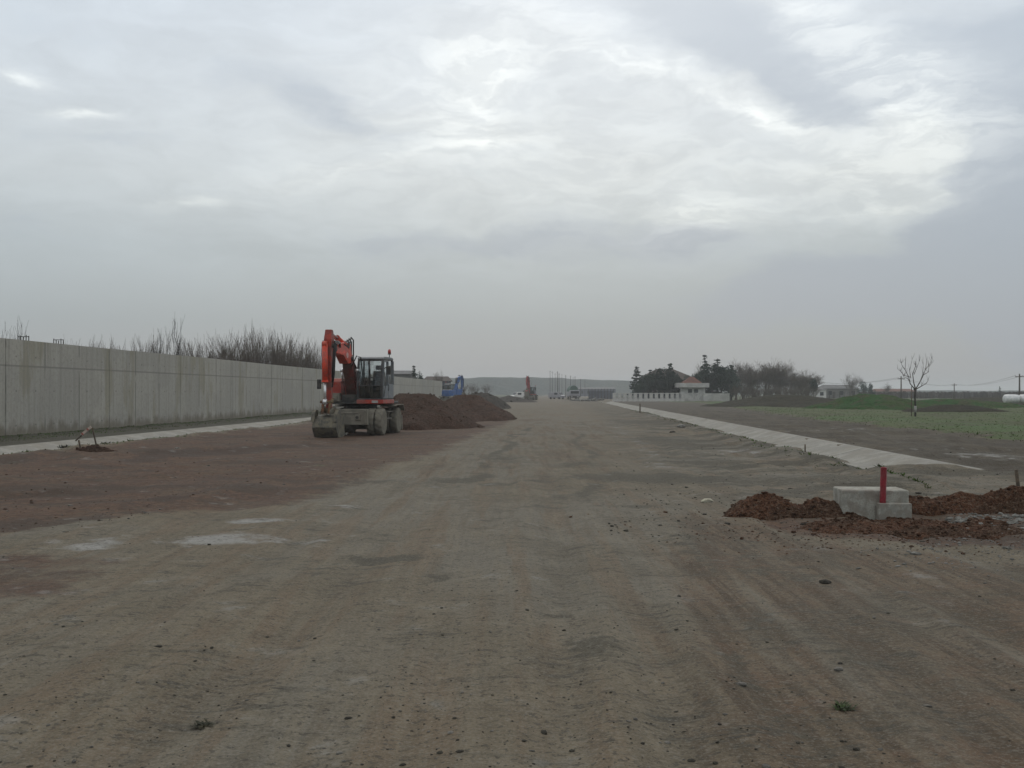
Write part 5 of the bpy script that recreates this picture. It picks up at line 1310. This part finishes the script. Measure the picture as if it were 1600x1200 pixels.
def grass():
    rr = random.Random(81); mb = MB(); pts = []
    while len(pts) < 14000:
        Y = 30 + 110 * rr.random() ** 1.1; x = float(GRASS_X(np.array(Y))) + rr.random() ** 1.3 * (10 + Y * .45) - .6 + rr.gauss(0,.4)
        pts.append((x, Y))
    for k in range(3500):
        Y = 22 + 75 * rr.random(); x = WALL_X(Y) + .1 + rr.random() ** 2 * 2.6
        pts.append((x, Y))
    for k in range(1500):
        Y = 18 + 75 * rr.random() ** 1.2; x = (LCH_IN(Y) + rr.random() ** 2 * .6) if rr.random() < .5 else (RCH_IN(Y) - rr.random() ** 2 * .7 if Y > 21.5 else RCH_IN(Y))
        pts.append((x, Y))
    zz = ground_h(np.array([p[0] for p in pts]), np.array([p[1] for p in pts]))
    for (x, y), z in zip(pts, zz):
        h = rr.uniform(.02, .05) * (1 + (rr.random() ** 12) * 1.5); w = rr.uniform(.015, .035); a = rr.random() * 6.28
        ca, sa = math.cos(a) * w, math.sin(a) * w; lx, ly = rr.gauss(0,.05), rr.gauss(0,.05)
        mb.add([(x - ca, y - sa, z - .02), (x + ca, y + sa, z - .02), (x + lx, y + ly, z + h)], [(0,1,2)])
        mb.add([(x + sa, y - ca, z - .02), (x - sa, y + ca, z - .02), (x - lx, y - ly, z + h * .8)], [(0,1,2)])
    m = surf('grass_blades', (.055,.1,.02), (.07,.085,.026), .25, .9, .15)
    tag(mb.build('grass', m, fixn=False), 'short winter grass on the field and along the drains', 'grass', kind='stuff')
grass()

# ------------------------------------------------------------------ air
def haze():
    mb = MB(); mb.box(-3050, 3050, -760, 3050, -1.6, 18)
    m = bpy.data.materials.new('hazy_air'); m.use_nodes = True; nt = m.node_tree; nt.nodes.clear()
    out = nt.nodes.new('ShaderNodeOutputMaterial'); v = nt.nodes.new('ShaderNodeVolumePrincipled')
    v.inputs['Color'].default_value = (.93,.96,.98,1); v.inputs['Density'].default_value = .00054
    v.inputs['Density Attribute'].default_value = ''; v.inputs['Anisotropy'].default_value = .15
    nt.links.new(v.outputs[0], out.inputs['Volume'])
    try: m.cycles.homogeneous_volume = True
    except Exception: pass
    tag(mb.build('haze', m), 'thin grey winter haze over the plain', 'haze', kind='stuff')
haze()

# ------------------------------------------------------------------ sky
SUN_EL, SUN_AZ = 38, 4
def sky():
    w = bpy.data.worlds.new('World'); SC.world = w; w.use_nodes = True
    nt = w.node_tree; nt.nodes.clear(); k = NT(nt)
    out = k.n('ShaderNodeOutputWorld'); bg = k.n('ShaderNodeBackground'); nt.links.new(bg.outputs[0], out.inputs[0])
    st = k.n('ShaderNodeTexSky'); st.sky_type = 'NISHITA'; st.sun_disc = False
    st.sun_elevation = R(SUN_EL); st.sun_rotation = R(SUN_AZ); st.air_density = 1.5; st.dust_density = 3
    d = k.vmath('NORMALIZE', k.coord('Generated'))
    sp = k.n('ShaderNodeSeparateXYZ'); k.put(sp.inputs[0], d)
    az = k.math('ARCTAN2', sp.outputs[0], sp.outputs[1]); el = k.math('ARCSINE', sp.outputs[2])
    # fibrous warp, longer sideways than upwards
    cv = k.n('ShaderNodeCombineXYZ'); k.put(cv.inputs[0], az); k.put(cv.inputs[1], el)
    base = cv.outputs[0]
    wn = k.n('ShaderNodeTexNoise'); k.put(wn.inputs['Vector'], k.scale(base, (1, 2.2, 1))); wn.inputs['Scale'].default_value = 5; wn.inputs['Detail'].default_value = 7; wn.inputs['Roughness'].default_value = .58
    off = k.vmath('MULTIPLY', k.vmath('SUBTRACT', wn.outputs['Color'], (.5,.5,.5)), (.17,.085,0))
    P = k.vmath('ADD', base, off)
    def gauss(px, py, sx, sy, rot=0):
        a = math.atan((px - HX) / F); e = math.atan((HY - py) / F * math.cos(a))
        mp = k.n('ShaderNodeMapping'); mp.vector_type = 'TEXTURE'; k.put(mp.inputs['Vector'], P)
        mp.inputs['Location'].default_value = (a, e, 0); mp.inputs['Rotation'].default_value = (0,0,R(rot)); mp.inputs['Scale'].default_value = (sx/F, sy/F, 1)
        return k.math('EXPONENT', k.math('MULTIPLY', k.vmath('DOT_PRODUCT', mp.outputs[0], mp.outputs[0]), -1))
    def total(lst):
        s = None
        for *g, amp in lst:
            v = k.math('MULTIPLY', gauss(*g), amp); s = v if s is None else k.math('ADD', s, v)
        return s
    bright = total([(765,100,65,38,0,.22),(850,45,130,35,-18,.12),(1000,110,110,18,-8,.15),(1340,60,190,38,-38,.22),(1440,180,100,60,0,.17),(1215,165,60,14,-25,.2),(1140,150,50,12,-15,.16),(1370,265,150,60,0,.1),
                    (20,97,32,9,0,.2),(105,160,40,9,0,.2),(760,228,70,16,8,.14),(560,262,110,14,8,.09),(1085,335,75,26,10,.18),(1420,305,90,10,8,.12),(310,312,80,9,4,.1),(900,240,430,120,0,.1),(640,100,140,80,0,.05),(720,170,60,70,0,.12)])
    dark = total([(1150,45,210,62,-14,.8),(1335,108,75,42,-25,.8),(1580,330,95,230,0,.85),(1560,140,80,55,0,.35),(1560,30,130,50,0,.45),(1310,175,60,25,-20,.45),(430,115,170,50,-12,.35),(560,180,130,45,-10,.35),(150,215,260,35,0,.32),(60,30,200,40,0,.25),(60,350,130,60,0,.3),(700,380,260,42,4,.4),(1050,362,90,26,0,.3),(1330,450,330,70,6,.7),(1230,255,100,18,-4,.22),(960,180,90,16,-4,.2),(950,385,160,45,0,.25),(350,450,300,60,0,.12)])
    rp = k.n('ShaderNodeValToRGB'); k.put(rp.inputs[0], k.math('DIVIDE', el, .8, clamp=True))
    cr = rp.color_ramp
    stops = [(0,(0.346,0.367,0.390)),(.03,(0.351,0.376,0.400)),(.085,(0.353,0.401,0.434)),(.17,(0.444,0.502,0.542)),(.25,(0.580,0.634,0.669)),(.34,(0.630,0.690,0.742)),(.47,(0.645,0.721,0.800)),(.75,(0.720,0.730,0.735)),(1,(0.820,0.820,0.820))]
    cr.elements[0].position = 0; cr.elements[0].color = stops[0][1] + (1,); cr.elements[1].position = 1; cr.elements[1].color = stops[-1][1] + (1,)
    for p, c in stops[1:-1]:
        e = cr.elements.new(p); e.color = c + (1,)
    c = rp.outputs[0]
    n1 = k.noise(k.scale(P, (1, 2.4, 1)), 7, 8, .6)
    n2 = k.noise(k.scale(P, (1, 3.2, 1)), 18, 6, .62)
    up = k.step(el, .06, .16)
    lum = k.math('ADD', k.math('MULTIPLY', k.math('SUBTRACT', n1, .5), .15), k.math('MULTIPLY', k.math('SUBTRACT', n2, .5), .045))
    lum = k.math('ADD', 1.0, k.math('MULTIPLY', lum, up))
    c = k.vmath('SCALE', c, None); nt.nodes[-1].inputs['Scale'].default_value = 1; k.put(nt.nodes[-1].inputs['Scale'], lum)
    edge = k.math('ADD', dark, k.math('MULTIPLY', k.math('SUBTRACT', n1, .5), .3))
    dk = k.math('MULTIPLY', k.step(edge, .22, .55), .85)
    tone = k.n('ShaderNodeValToRGB'); k.put(tone.inputs[0], k.math('DIVIDE', el, .4, clamp=True))
    tone.color_ramp.elements[0].color = (.33,.37,.42,1); tone.color_ramp.elements[1].color = (.53,.605,.69,1); tone.color_ramp.elements[1].position = .9
    e_ = tone.color_ramp.elements.new(.5); e_.color = (.365,.425,.505,1)
    c = k.mix(dk, c, tone.outputs[0])
    wisp = k.math('ADD', .55, k.math('MULTIPLY', k.step(n2, .15, .85), .7))
    bb = k.math('MULTIPLY', bright, wisp)
    cb = k.n('ShaderNodeCombineXYZ'); k.put(cb.inputs[0], bb); k.put(cb.inputs[1], k.math('MULTIPLY', bb, .975)); k.put(cb.inputs[2], k.math('MULTIPLY', bb, .84))
    c = k.vmath('ADD', c, cb.outputs[0])
    c = k.vmath('MULTIPLY', c, (10,10,10))
    c = k.mix(.93, st.outputs[0], c)
    nt.links.new(c, bg.inputs['Color']); bg.inputs['Strength'].default_value = .1
sky()
sun = bpy.data.lights.new('sun', 'SUN'); sun.energy = .5; sun.angle = R(35); sun.color = (1,.97,.92)
so = bpy.data.objects.new('sun', sun); C.objects.link(so)
so.rotation_euler = (R(-(90 - SUN_EL)), 0, R(-SUN_AZ)); so.location = (0, 0, 60)

# ------------------------------------------------------------------ camera and render settings
cam = bpy.data.cameras.new('camera'); cam.sensor_width = 36; cam.lens = 36 * F / 1600; cam.clip_start = .1; cam.clip_end = 12000
cam.shift_y = (HY - 600) / 1600
co_ = bpy.data.objects.new('camera', cam); C.objects.link(co_); co_.location = (0, 0, H); co_.rotation_euler = (R(90), 0, 0)
SC.camera = co_
SC.view_settings.view_transform = 'Standard'; SC.view_settings.look = 'None'; SC.view_settings.exposure = 0; SC.view_settings.gamma = 1
SC.render.engine = 'CYCLES'
cy = SC.cycles
cy.max_bounces = 6; cy.diffuse_bounces = 3; cy.glossy_bounces = 2; cy.transmission_bounces = 4; cy.transparent_max_bounces = 12; cy.volume_bounces = 2
cy.use_denoising = True
